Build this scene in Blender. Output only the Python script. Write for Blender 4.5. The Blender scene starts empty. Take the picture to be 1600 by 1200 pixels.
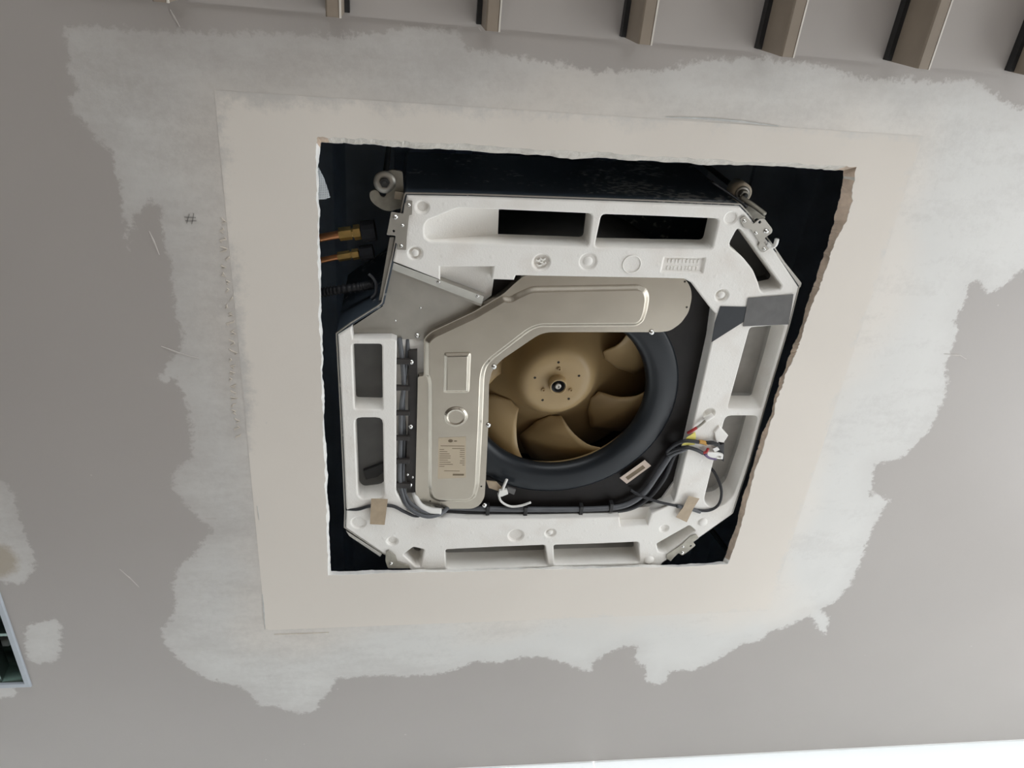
import bpy, math, random
import numpy as np
from mathutils import Vector, Matrix
from mathutils.geometry import tessellate_polygon

random.seed(7)
S = bpy.context.scene
C = S.collection
ZC = 2.70                       # height of the ceiling's lower face

# ---------------------------------------------------------------- camera, light, exposure
cam_d = bpy.data.cameras.new('camera')
cam_d.sensor_width = 36.0
cam_d.lens = 26.55
cam_d.clip_start = 0.02
cam = bpy.data.objects.new('camera', cam_d)
C.objects.link(cam)
_r = [[0.989727, -0.0898, -0.111249], [0.021197, 0.861695, -0.506984], [0.14139, 0.499417, 0.854746]]                   # rows: right, down, forward
_m = Matrix(((_r[0][0], -_r[1][0], -_r[2][0]), (_r[0][1], -_r[1][1], -_r[2][1]), (_r[0][2], -_r[1][2], -_r[2][2])))
cam.matrix_world = Matrix.Translation((-0.30005, -0.72906, 1.48582)) @ _m.to_4x4()
S.camera = cam

world = bpy.data.worlds.new('overcast_daylight')
S.world = world
world.use_nodes = True
world.node_tree.nodes['Background'].inputs[0].default_value = (0.95, 0.98, 1.0, 1)
world.node_tree.nodes['Background'].inputs[1].default_value = 3.25

RX0, RX1, RY0, RY1 = -4.2, 2.15, -3.6, 1.165        # the room
WIN = (-0.7, 1.05, 0.45, 2.6)     # window in the right-hand wall: y0, y1, z0, z1
BACKLIT = (-3.2, 1.95, 1.90, 2.699)  # added translucent strip, glows with the sky behind it
TRANSLUCENCE = 0.66
GLINT_WIN = (0.75, 1.95, 0.55, 1.80)                      # unseen window added for bright reflections on the cover ridges: x0, x1, z0, z1
WIN3 = (-2.2, 2.1, 0.6, 2.66) # window in the back wall: x0, x1, z0, z1
#                      # added backlit strip in the front wall: x0, x1, z0, z1
def portal(loc, sx, sy, rz):
    p_ = bpy.data.lights.new('window_daylight', 'AREA')
    p_.shape = 'RECTANGLE'; p_.size = sx; p_.size_y = sy; p_.cycles.is_portal = True
    o_ = bpy.data.objects.new('window_daylight', p_); C.objects.link(o_)
    o_.location = loc; o_.rotation_euler = (math.pi / 2, 0, rz)
portal((RX1 + 0.06, (WIN[0] + WIN[1]) / 2, (WIN[2] + WIN[3]) / 2), WIN[1] - WIN[0], WIN[3] - WIN[2], math.pi / 2)
portal(((BACKLIT[0] + BACKLIT[1]) / 2, RY1 + 0.06, (BACKLIT[2] + BACKLIT[3]) / 2), BACKLIT[1] - BACKLIT[0], BACKLIT[3] - BACKLIT[2], math.pi)

portal(((GLINT_WIN[0] + GLINT_WIN[1]) / 2, RY1 + 0.06, (GLINT_WIN[2] + GLINT_WIN[3]) / 2), GLINT_WIN[1] - GLINT_WIN[0], GLINT_WIN[3] - GLINT_WIN[2], math.pi)
portal(((WIN3[0] + WIN3[1]) / 2, RY0 - 0.06, (WIN3[2] + WIN3[3]) / 2), WIN3[1] - WIN3[0], WIN3[3] - WIN3[2], 0)

S.view_settings.view_transform = 'Standard'
S.view_settings.look = 'None'
S.view_settings.gamma = 1.0
S.view_settings.use_curve_mapping = False
S.view_settings.exposure = 0.2
S.cycles.use_denoising = True
S.cycles.max_bounces = 8
S.cycles.diffuse_bounces = 6
S.cycles.caustics_reflective = False

# ---------------------------------------------------------------- materials
MATS = {}
def mat(name, col, rough=0.6, metal=0.0, var=0.06, scale=30.0, bump=0.0, bscale=200.0, spec=0.5, warm=None):
    """Principled material with a little procedural colour variation and fine relief."""
    if name in MATS: return MATS[name]
    m = bpy.data.materials.new(name); m.use_nodes = True
    nt = m.node_tree; b = nt.nodes['Principled BSDF']
    tc = nt.nodes.new('ShaderNodeTexCoord')
    n = nt.nodes.new('ShaderNodeTexNoise'); n.inputs['Scale'].default_value = scale; n.inputs['Detail'].default_value = 4
    r = nt.nodes.new('ShaderNodeValToRGB')
    lo = [c * (1 - var) for c in col]; hi = [min(1, c * (1 + var)) for c in col]
    if warm: lo = list(warm)
    r.color_ramp.elements[0].position = 0.3; r.color_ramp.elements[1].position = 0.7
    r.color_ramp.elements[0].color = (*lo, 1); r.color_ramp.elements[1].color = (*hi, 1)
    nt.links.new(tc.outputs['Object'], n.inputs['Vector'])
    nt.links.new(n.outputs['Fac'], r.inputs['Fac'])
    nt.links.new(r.outputs['Color'], b.inputs['Base Color'])
    b.inputs['Roughness'].default_value = rough; b.inputs['Metallic'].default_value = metal
    b.inputs['Specular IOR Level'].default_value = spec
    if bump > 0:
        n2 = nt.nodes.new('ShaderNodeTexNoise'); n2.inputs['Scale'].default_value = bscale; n2.inputs['Detail'].default_value = 3
        bp_ = nt.nodes.new('ShaderNodeBump'); bp_.inputs['Strength'].default_value = bump; bp_.inputs['Distance'].default_value = 0.002
        nt.links.new(tc.outputs['Object'], n2.inputs['Vector'])
        nt.links.new(n2.outputs['Fac'], bp_.inputs['Height']); nt.links.new(bp_.outputs['Normal'], b.inputs['Normal'])
    MATS[name] = m
    return m

def casing_material():
    m = bpy.data.materials.new('dusty_dark_sheet'); m.use_nodes = True
    nt = m.node_tree; b = nt.nodes['Principled BSDF']; L = nt.links.new
    tc = nt.nodes.new('ShaderNodeTexCoord'); mp = nt.nodes.new('ShaderNodeMapping'); mp.inputs['Scale'].default_value = (1, 1, 1.6)
    v = nt.nodes.new('ShaderNodeTexNoise'); v.inputs['Scale'].default_value = 75; v.inputs['Detail'].default_value = 3
    n = nt.nodes.new('ShaderNodeTexNoise'); n.inputs['Scale'].default_value = 6; n.inputs['Detail'].default_value = 2
    mu = nt.nodes.new('ShaderNodeMath'); mu.operation = 'MULTIPLY'
    r = nt.nodes.new('ShaderNodeValToRGB')
    r.color_ramp.elements[0].position = 0.315; r.color_ramp.elements[0].color = (0.055, 0.072, 0.092, 1)
    r.color_ramp.elements[1].position = 0.38; r.color_ramp.elements[1].color = (0.40, 0.41, 0.41, 1)
    L(tc.outputs['Object'], mp.inputs['Vector']); L(mp.outputs['Vector'], v.inputs['Vector']); L(mp.outputs['Vector'], n.inputs['Vector'])
    L(v.outputs['Fac'], mu.inputs[0]); L(n.outputs['Fac'], mu.inputs[1]); L(mu.outputs[0], r.inputs['Fac']); L(r.outputs['Color'], b.inputs['Base Color'])
    b.inputs['Roughness'].default_value = 0.5
    return m

def foam_material():
    m = bpy.data.materials.new('polystyrene'); m.use_nodes = True
    nt = m.node_tree; b = nt.nodes['Principled BSDF']
    tc = nt.nodes.new('ShaderNodeTexCoord')
    n = nt.nodes.new('ShaderNodeTexNoise'); n.inputs['Scale'].default_value = 14; n.inputs['Detail'].default_value = 5
    r = nt.nodes.new('ShaderNodeValToRGB')
    r.color_ramp.elements[0].position = 0.25; r.color_ramp.elements[0].color = (0.78, 0.74, 0.69, 1)
    r.color_ramp.elements[1].position = 0.5; r.color_ramp.elements[1].color = (0.85, 0.83, 0.79, 1)
    v = nt.nodes.new('ShaderNodeTexVoronoi'); v.inputs['Scale'].default_value = 330
    v2 = nt.nodes.new('ShaderNodeTexVoronoi'); v2.inputs['Scale'].default_value = 46
    mr = nt.nodes.new('ShaderNodeMapRange'); mr.inputs[1].default_value = 0.0; mr.inputs[2].default_value = 0.22
    mr.inputs[3].default_value = 1.0; mr.inputs[4].default_value = 0.0
    ad = nt.nodes.new('ShaderNodeMath'); ad.operation = 'MULTIPLY_ADD'; ad.inputs[1].default_value = 0.35
    bu = nt.nodes.new('ShaderNodeBump'); bu.inputs['Strength'].default_value = 0.35; bu.inputs['Distance'].default_value = 0.0015
    L = nt.links.new
    for q in (n, v, v2): L(tc.outputs['Object'], q.inputs['Vector'])
    L(n.outputs['Fac'], r.inputs['Fac']); L(r.outputs['Color'], b.inputs['Base Color'])
    L(v2.outputs['Distance'], mr.inputs[0]); L(v.outputs['Distance'], ad.inputs[0]); L(mr.outputs[0], ad.inputs[2])
    L(ad.outputs[0], bu.inputs['Height']); L(bu.outputs['Normal'], b.inputs['Normal'])
    b.inputs['Roughness'].default_value = 0.55
    b.inputs['Specular IOR Level'].default_value = 0.35
    return m

PAINT = (0.392, 0.362, 0.340)
SKIM = (0.67, 0.66, 0.635)
BOARD = (0.735, 0.685, 0.625)
def ceiling_material(name, base, over, is_board):
    """Painted ceiling or repair board; 'skim' is the signed distance to the edge of the skim-coat
    compound (negative inside), 'thick' how thickly the compound lies."""
    m = bpy.data.materials.new(name); m.use_nodes = True
    nt = m.node_tree; b = nt.nodes['Principled BSDF']; L = nt.links.new
    N = nt.nodes.new
    tc = N('ShaderNodeTexCoord')
    def noise(scale, detail=5, rough=0.6, stretch=None):
        n = N('ShaderNodeTexNoise'); n.inputs['Scale'].default_value = scale
        n.inputs['Detail'].default_value = detail; n.inputs['Roughness'].default_value = rough
        if stretch:
            mp = N('ShaderNodeMapping'); mp.inputs['Scale'].default_value = stretch[:3]; mp.inputs['Rotation'].default_value = (0, 0, stretch[3])
            L(tc.outputs['Object'], mp.inputs['Vector']); L(mp.outputs['Vector'], n.inputs['Vector'])
        else: L(tc.outputs['Object'], n.inputs['Vector'])
        return n.outputs['Fac']
    def math_(op, a, c=None, d=None):
        n = N('ShaderNodeMath'); n.operation = op
        for k, x in enumerate((a, c, d)):
            if x is None: continue
            if isinstance(x, (int, float)): n.inputs[k].default_value = x
            else: L(x, n.inputs[k])
        return n.outputs[0]
    def attr(a):
        n = N('ShaderNodeAttribute'); n.attribute_name = a; return n.outputs['Fac']
    def ss(x, a, c, lo=0.0, hi=1.0):
        n = N('ShaderNodeMapRange'); n.interpolation_type = 'SMOOTHSTEP'
        L(x, n.inputs[0]); n.inputs[1].default_value = a; n.inputs[2].default_value = c
        n.inputs[3].default_value = lo; n.inputs[4].default_value = hi
        return n.outputs[0]
    def mixc(f, a, c):
        n = N('ShaderNodeMix'); n.data_type = 'RGBA'
        L(f, n.inputs[0])
        for k, x in ((6, a), (7, c)):
            if isinstance(x, tuple): n.inputs[k].default_value = (*x, 1)
            else: L(x, n.inputs[k])
        return n.outputs[2]
    sk = attr('skim'); th = attr('thick')
    big = noise(9, 6, 0.65); fine = noise(70, 5, 0.7); streak = noise(5, 6, 0.65, (1.0, 2.6, 1.0, 0.6)); soft = noise(3.2, 3, 0.5)
    rag = math_('ADD', math_('MULTIPLY', math_('SUBTRACT', big, 0.5), 0.10 if is_board else 0.03), math_('MULTIPLY', math_('SUBTRACT', fine, 0.5), 0.042))
    d = math_('ADD', sk, rag)
    edge = ss(d, 0.018, -0.018) if is_board else ss(d, 0.004, -0.006)
    if is_board:
        cover = math_('MULTIPLY', edge, ss(math_('ADD', streak, math_('MULTIPLY', fine, 0.3)), 0.38, 0.85, 0.75, 1.0))
    else:
        body = ss(math_('ADD', streak, math_('MULTIPLY', fine, 0.5)), 0.5, 0.95, 0.0, 1.0)
        dep = ss(d, 0.0, -0.05, 0.85, 1.0)
        alpha = math_('MINIMUM', 1.0, math_('ADD', th, math_('MULTIPLY', math_('SUBTRACT', body, 0.5), 0.34)))
        cover = math_('MULTIPLY', edge, math_('MAXIMUM', 0.0, math_('MULTIPLY', alpha, dep)))
    base_v = mixc(soft, tuple(c * 0.94 for c in base), tuple(min(1, c * 1.05) for c in base))
    over_v = mixc(big, tuple(c * 0.93 for c in over), tuple(min(1, c * 1.05) for c in over))
    if is_board: over_v = mixc(math_('MINIMUM', 1.0, th), PAINT, over_v)
    else:
        nb_ = math_('ADD', attr('near'), math_('MULTIPLY', math_('SUBTRACT', soft, 0.55), 0.32))
        over_v = mixc(ss(nb_, 0.08, -0.04, 0.0, 0.8), over_v, BOARD)
    col = mixc(cover, base_v, over_v)
    if not is_board:
        st = attr('stain')
        col = mixc(ss(math_('ADD', st, math_('MULTIPLY', rag, 0.6)), 0.012, -0.01, 0.0, 0.8), col, (0.36, 0.30, 0.22))
    # small specks of splashed compound
    v = N('ShaderNodeTexVoronoi'); v.inputs['Scale'].default_value = 11; L(tc.outputs['Object'], v.inputs['Vector'])
    sp = math_('MULTIPLY', ss(math_('ADD', v.outputs['Distance'], math_('MULTIPLY', fine, 0.12)), 0.085, 0.07), 0.45)
    col = mixc(sp, col, (0.62, 0.60, 0.56))
    L(col, b.inputs['Base Color'])
    b.inputs['Roughness'].default_value = 0.75 if is_board else 0.42
    b.inputs['Specular IOR Level'].default_value = 0.25 if is_board else 0.5
    hgt = math_('ADD', math_('MULTIPLY', cover, 1.0), math_('ADD', math_('MULTIPLY', streak, 0.5), math_('MULTIPLY', fine, 0.35)))
    bu = N('ShaderNodeBump'); bu.inputs['Strength'].default_value = 0.28; bu.inputs['Distance'].default_value = 0.0016
    L(hgt, bu.inputs['Height']); L(bu.outputs['Normal'], b.inputs['Normal'])
    return m

M_CEIL = ceiling_material('ceiling_paint', PAINT, SKIM, False)
M_BOARD = ceiling_material('repair_board', BOARD, SKIM, True)
M_FOAM = foam_material()
M_CORE = mat('gypsum_core', (0.60, 0.57, 0.52), 0.9, var=0.12, scale=60, bump=0.6, bscale=180)
M_KRAFT = mat('torn_kraft_paper', (0.55, 0.44, 0.35), 0.9, var=0.25, scale=40, bump=0.5)
M_WALL = mat('white_wall_paint', (0.88, 0.88, 0.87), 0.7, var=0.02, scale=3, bump=0.05)
M_WALLD = mat('taupe_wall_paint', (0.33, 0.285, 0.24), 0.7, var=0.03, scale=3, bump=0.05)
M_FLOOR = mat('beige_floor_tile', (0.24, 0.205, 0.17), 0.4, var=0.1, scale=2)
M_SLAB = mat('pale_blue_slab', (0.52, 0.64, 0.78), 0.9, var=0.3, scale=4)  # pale blue colour stands in for glare that lifts the void
M_CASE = mat('dark_case_sheet', (0.055, 0.072, 0.092), 0.5, var=0.5, scale=9, bump=0.1)
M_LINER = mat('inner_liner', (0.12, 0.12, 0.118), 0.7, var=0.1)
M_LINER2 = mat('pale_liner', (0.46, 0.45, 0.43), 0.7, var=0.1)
M_ZINC = mat('galvanised_steel', (0.52, 0.48, 0.41), 0.27, 0.92, var=0.05, scale=18, bump=0.03, bscale=60)
M_ZINC2 = mat('dull_galvanised_steel', (0.43, 0.41, 0.37), 0.42, 0.75, var=0.08, scale=22, bump=0.05)
M_RUST = mat('weathered_steel', (0.36, 0.34, 0.29), 0.55, 0.5, var=0.2, scale=50, bump=0.1)
M_TAN = mat('tan_spacer', (0.78, 0.68, 0.53), 0.6, var=0.1)
M_ROD = mat('dark_rod', (0.05, 0.05, 0.05), 0.6, 0.3)
M_CHROME = mat('bright_screw', (0.78, 0.78, 0.76), 0.18, 1.0, var=0.05)
M_BELL = mat('blue_black_plastic', (0.007, 0.010, 0.014), 0.36, var=0.15, scale=12, bump=0.03, spec=0.35)
M_PLATE = mat('dark_brown_plastic', (0.011, 0.009, 0.0085), 0.5, var=0.25, scale=16, bump=0.08, spec=0.25)
M_FAN = mat('tan_fan_plastic', (0.43, 0.31, 0.158), 0.42, var=0.05, scale=8)
M_HOLE = mat('dark_hole', (0.03, 0.025, 0.02), 0.9)
M_BLACK = mat('black_plastic', (0.014, 0.014, 0.015), 0.5, var=0.2)
M_RAIL = mat('brown_black_rail', (0.026, 0.022, 0.020), 0.55, var=0.3, scale=25)
M_CABLE = mat('grey_cable', (0.10, 0.105, 0.115), 0.45, var=0.15)
M_CABLE2 = mat('dark_cable', (0.022, 0.023, 0.027), 0.45, var=0.2)
M_WHITEP = mat('white_plastic', (0.80, 0.79, 0.76), 0.4, var=0.04)
M_TAPE = mat('brown_tape', (0.40, 0.31, 0.21), 0.38, var=0.10, scale=50, bump=0.15, bscale=120)
M_GTAPE = mat('grey_tape', (0.115, 0.112, 0.11), 0.4, 0.3, var=0.12, scale=40, bump=0.12, bscale=90)
M_LABEL = mat('tan_label_paper', (0.50, 0.42, 0.31), 0.45, var=0.02)
M_PRINT = mat('label_ink', (0.16, 0.12, 0.075), 0.7, var=0.2)
M_PINK = mat('beige_sticker', (0.55, 0.45, 0.38), 0.5, var=0.06)
M_RED = mat('red_wire', (0.40, 0.03, 0.03), 0.45)
M_YEL = mat('yellow_tape', (0.80, 0.72, 0.16), 0.45, var=0.08)
M_ORANGE = mat('amber_wire', (0.48, 0.26, 0.05), 0.45)
M_PURPLE = mat('purple_wire', (0.12, 0.08, 0.18), 0.45)
M_COPPER = mat('copper', (0.72, 0.33, 0.15), 0.35, 0.85, var=0.15, scale=60)
M_BRASS = mat('brass', (0.62, 0.43, 0.16), 0.35, 0.85, var=0.15, scale=60)
M_INSUL = mat('black_insulation', (0.018, 0.02, 0.026), 0.85, var=0.2, bump=0.2)
M_MESH = mat('fibre_mesh', (0.62, 0.65, 0.68), 0.8, var=0.1)
M_SLAT = mat('taupe_slat', (0.25, 0.205, 0.16), 0.5, var=0.12, scale=14, bump=0.05)
M_SLATGLINT = mat('slat_edge_highlight', (0.62, 0.58, 0.52), 0.5, var=0.08)  # paints the light caught along the slat's right edge
M_LOUVRE = mat('mirror_louvre', (0.16, 0.21, 0.19), 0.16, 0.9, var=0.25, scale=10)
M_LFRAME = mat('pale_blue_frame', (0.44, 0.48, 0.53), 0.4, var=0.03)
M_TUBE = mat('lamp_tube', (0.30, 0.34, 0.33), 0.3, var=0.03)
M_PENCIL = mat('pencil', (0.16, 0.155, 0.15), 0.8)

# ---------------------------------------------------------------- building helpers
WL = {}          # world location of every object (all unrotated)
def link(name, me, m, parent=None, loc=None):
    o = bpy.data.objects.new(name, me); C.objects.link(o)
    loc = Vector(loc or (0, 0, 0))
    if parent is not None:
        o.parent = parent; o.location = loc - WL[parent.name]
    else: o.location = loc
    WL[o.name] = loc
    if m is not None and me is not None: me.materials.append(m)
    return o

def build(name, V, Fc, m, parent=None, smooth=False, mats=None, fm=None):
    """One mesh object from world-space vertices; origin at the middle of its lowest face."""
    A = np.array(V, float)
    loc = Vector(((A[:, 0].min() + A[:, 0].max()) / 2, (A[:, 1].min() + A[:, 1].max()) / 2, A[:, 2].min()))
    me = bpy.data.meshes.new(name)
    me.from_pydata([(v[0] - loc.x, v[1] - loc.y, v[2] - loc.z) for v in V], [], Fc)
    o = link(name, me, m, parent, loc)
    if mats:
        for x in mats: me.materials.append(x)
        me.polygons.foreach_set('material_index', fm)
    if smooth:
        me.polygons.foreach_set('use_smooth', [True] * len(me.polygons))
    me.update()
    return o

def thing(name, label, cat, loc, group=None):
    o = link(name, None, None, None, loc)
    tag(o, label, cat, group)
    return o
def tag(o, label=None, cat=None, group=None, kind=None):
    if label: o['label'] = label
    if cat: o['category'] = cat
    if group: o['group'] = group
    if kind: o['kind'] = kind
    return o

class MB:
    def __init__(s): s.V = []; s.F = []
    def add(s, V, Fc):
        k = len(s.V); s.V += [tuple(v) for v in V]; s.F += [tuple(i + k for i in f) for f in Fc]; return s
    def box(s, x0, x1, y0, y1, z0, z1):
        V = [(x, y, z) for z in (z0, z1) for y in (y0, y1) for x in (x0, x1)]
        return s.add(V, [(0, 2, 3, 1), (4, 5, 7, 6), (0, 1, 5, 4), (2, 6, 7, 3), (0, 4, 6, 2), (1, 3, 7, 5)])
    def build(s, name, m, parent=None, smooth=False): return build(name, s.V, s.F, m, parent, smooth)

def area2(p): return sum(p[i - 1][0] * p[i][1] - p[i][0] * p[i - 1][1] for i in range(len(p)))
def ccw(p): return list(p) if area2(p) > 0 else list(reversed(p))
def offset(p, d):
    """Offset a counter-clockwise loop inwards by d (mitred)."""
    n = len(p); out = []
    for i in range(n):
        a, b, c = p[i - 1], p[i], p[(i + 1) % n]
        e1 = (b[0] - a[0], b[1] - a[1]); e2 = (c[0] - b[0], c[1] - b[1])
        l1 = math.hypot(*e1) or 1e-9; l2 = math.hypot(*e2) or 1e-9
        n1 = (-e1[1] / l1, e1[0] / l1); n2 = (-e2[1] / l2, e2[0] / l2)
        bx, by = n1[0] + n2[0], n1[1] + n2[1]; q = max(0.35, (bx * bx + by * by) / 2)
        out.append((b[0] + bx * d / q, b[1] + by * d / q))
    return out
def rounded(p, r=0.006, seg=3):
    """Round the corners of a loop."""
    n = len(p); out = []
    for i in range(n):
        a, b, c = Vector(p[i - 1]), Vector(p[i]), Vector(p[(i + 1) % n])
        u, v = a - b, c - b
        rr = min(r, u.length * 0.45, v.length * 0.45)
        if u.length < 1e-6 or v.length < 1e-6 or abs(u.normalized().dot(v.normalized())) > 0.985: out.append(tuple(b)); continue
        p0 = b + u.normalized() * rr; p1 = b + v.normalized() * rr
        for k in range(seg + 1):
            t = k / seg; out.append(tuple(p0 * (1 - t) ** 2 + b * 2 * t * (1 - t) + p1 * t * t))
    return out
def circle(c, r, n=24, ry=None): return [(c[0] + r * math.cos(2 * math.pi * k / n), c[1] + (ry or r) * math.sin(2 * math.pi * k / n)) for k in range(n)]
def tess(loops):
    idx = tessellate_polygon([[Vector((x, y, 0)) for x, y in l] for l in loops])
    return [tuple(t) for t in idx]

def plate(outer, z0, z1, holes=(), cups=(), ch=0.0, top=True, mb=None):
    """Solid sheet between z0 (seen face, below) and z1 (above) with through holes and blind cups;
    ch rounds the seen edges. A cup is (loop, depth, draft, floor_boss_radius)."""
    mb = mb or MB()
    O = ccw(outer); Hs = [ccw(h) for h in holes]; Cs = [(ccw(c[0]),) + tuple(c[1:]) for c in cups]
    def steps(loop, sgn):
        if ch <= 0: return [(loop, z0)]
        return [(offset(loop, sgn * ch), z0), (offset(loop, sgn * ch * 0.35), z0 + ch * 0.3), (loop, z0 + ch)]
    def wall(rings, flip):
        base = len(mb.V)
        for l, z in rings: mb.V += [(x, y, z) for x, y in l]
        n = len(rings[0][0])
        for k in range(len(rings) - 1):
            for i in range(n):
                j = (i + 1) % n; a, b = base + k * n + i, base + k * n + j; c, d = a + n, b + n
                mb.F.append((a, b, d, c) if not flip else (b, a, c, d))
    so = steps(O, 1)
    sh = [steps(h, -1) for h in Hs]; sc = [steps(c[0], -1) for c in Cs]
    loops = [so[0][0]] + [s_[0][0] for s_ in sh] + [s_[0][0] for s_ in sc]
    k = len(mb.V)
    for l in loops: mb.V += [(x, y, z0) for x, y in l]
    mb.F += [tuple(i + k for i in t) for t in tess(loops)]
    wall(so + [(O, z1)], False)
    for h, s_ in zip(Hs, sh): wall(s_ + [(h, z1)], True)
    for c, s_ in zip(Cs, sc):
        depth, draft = c[1], c[2]
        fl = offset(c[0], draft)
        wall(s_ + [(fl, z0 + depth)], True)
        k = len(mb.V); mb.V += [(x, y, z0 + depth) for x, y in fl]
        mb.F += [tuple(i + k for i in t) for t in tess([fl])]
    if top:
        loops = [O] + Hs; k = len(mb.V)
        for l in loops: mb.V += [(x, y, z1) for x, y in l]
        mb.F += [tuple(reversed([i + k for i in t])) for t in tess(loops)]
    return mb

def lathe(cx, cy, prof, n=64, mb=None):
    mb = mb or MB(); base = len(mb.V)
    for r, z in prof:
        for k in range(n):
            a = 2 * math.pi * k / n; mb.V.append((cx + r * math.cos(a), cy + r * math.sin(a), z))
    for i in range(len(prof) - 1):
        for k in range(n):
            j = (k + 1) % n; mb.F.append((base + i * n + k, base + i * n + j, base + (i + 1) * n + j, base + (i + 1) * n + k))
    return mb

def smooth_path(pts, seg=6):
    P = [Vector(p) for p in pts]
    if len(P) < 3: return P
    out = []
    for i in range(len(P) - 1):
        a = P[i - 1] if i else P[i] * 2 - P[i + 1]; b, c = P[i], P[i + 1]; d = P[i + 2] if i + 2 < len(P) else P[i + 1] * 2 - P[i]
        for k in range(seg):
            t = k / seg
            out.append(0.5 * ((2 * b) + (c - a) * t + (2 * a - 5 * b + 4 * c - d) * t * t + (-a + 3 * b - 3 * c + d) * t ** 3))
    out.append(P[-1]); return out
def tube(pts, r, n=8, mb=None, seg=6, radii=None):
    mb = mb or MB(); P = smooth_path(pts, seg); base = len(mb.V)
    up = Vector((0.13, 0.21, 0.97)).normalized()
    for i, p in enumerate(P):
        t = (P[min(i + 1, len(P) - 1)] - P[max(i - 1, 0)]).normalized()
        u = t.cross(up)
        if u.length < 1e-3: u = t.cross(Vector((1, 0, 0)))
        u.normalize(); v = t.cross(u)
        rr = radii[i] if radii else r
        for k in range(n):
            a = 2 * math.pi * k / n; q = p + (u * math.cos(a) + v * math.sin(a)) * rr; mb.V.append(tuple(q))
    for i in range(len(P) - 1):
        for k in range(n):
            j = (k + 1) % n; mb.F.append((base + i * n + k, base + (i + 1) * n + k, base + (i + 1) * n + j, base + i * n + j))
    mb.F.append(tuple(base + k for k in range(n))); mb.F.append(tuple(base + (len(P) - 1) * n + k for k in reversed(range(n))))
    return mb
def z(h): return ZC + h
def p3(xy, h): return (xy[0], xy[1], ZC + h)
def path(pts, hs):
    if not isinstance(hs, (list, tuple)): hs = [hs] * len(pts)
    return [p3(p, h) for p, h in zip(pts, hs)]

_screw = None
def screw(xy, h, parent, r=0.0045, m=None, name='screw'):
    """Hex-washer screw head, seen from below."""
    mb = MB()
    lathe(xy[0], xy[1], [(0.0001, z(h) - r * 0.8), (r * 0.35, z(h) - r * 0.75), (r * 0.62, z(h) - r * 0.8), (r * 0.68, z(h) - r * 0.25), (r, z(h) - r * 0.2), (r, z(h) + 0.001)], 10, mb)
    return mb.build(name, m or M_CHROME, parent, True)

# ---------------------------------------------------------------- room shell
def struct(name, mb, m):
    o = mb.build(name, m); tag(o, kind='structure'); return o
T = 0.12; TOP = ZC + 0.44
o = struct('floor', MB().box(RX0 - T, RX1 + T, RY0 - T, RY1 + T, -0.1, 0.0), M_FLOOR); o['label'] = 'beige floor of the room'
w = MB()
w.box(RX0 - T, BACKLIT[0], RY1, RY1 + T, 0, TOP); w.box(BACKLIT[1], RX1 + T, RY1, RY1 + T, 0, TOP)
w.box(BACKLIT[0], GLINT_WIN[0], RY1, RY1 + T, 0, BACKLIT[2]); w.box(GLINT_WIN[0], GLINT_WIN[1], RY1, RY1 + T, 0, GLINT_WIN[2]); w.box(GLINT_WIN[0], GLINT_WIN[1], RY1, RY1 + T, GLINT_WIN[3], BACKLIT[2]); w.box(BACKLIT[0], BACKLIT[1], RY1, RY1 + T, BACKLIT[3], TOP)
o = struct('wall_front', w, M_WALL); o['label'] = 'bright white wall meeting the ceiling along the bottom of the photo'
w = MB()
w.box(RX0 - T, WIN3[0], RY0 - T, RY0, 0, TOP); w.box(WIN3[1], RX1 + T, RY0 - T, RY0, 0, TOP)
w.box(WIN3[0], WIN3[1], RY0 - T, RY0, 0, WIN3[2]); w.box(WIN3[0], WIN3[1], RY0 - T, RY0, WIN3[3], TOP)
o = struct('wall_back', w, M_WALLD); o['label'] = 'taupe wall behind the viewer'
o = struct('wall_left', MB().box(RX0 - T, RX0, RY0, RY1, 0, TOP), mat('dark_brown_wall', (0.11, 0.09, 0.072), 0.7, var=0.05, scale=3)); o['label'] = 'dark brown wall far left of the ceiling'
w = MB()
w.box(RX1, RX1 + T, RY0, WIN[0], 0, TOP); w.box(RX1, RX1 + T, WIN[1], RY1, 0, TOP)
w.box(RX1, RX1 + T, WIN[0], WIN[1], 0, WIN[2]); w.box(RX1, RX1 + T, WIN[0], WIN[1], WIN[3], TOP)
o = struct('wall_right', w, M_WALL); o['label'] = 'white wall with the daylight window'
wf = MB()
e = 0.05
for (a, b, c, d) in ((WIN[0], WIN[0] + e, WIN[2], WIN[3]), (WIN[1] - e, WIN[1], WIN[2], WIN[3]), (WIN[0], WIN[1], WIN[2], WIN[2] + e), (WIN[0], WIN[1], WIN[3] - e, WIN[3]), ((WIN[0] + WIN[1]) / 2 - 0.03, (WIN[0] + WIN[1]) / 2 + 0.03, WIN[2], WIN[3])):
    wf.box(RX1 + 0.02, RX1 + 0.05, a, b, c, d)
o = struct('window_1', wf, M_LFRAME); o['label'] = 'framed window in the right-hand wall letting in daylight'

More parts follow.
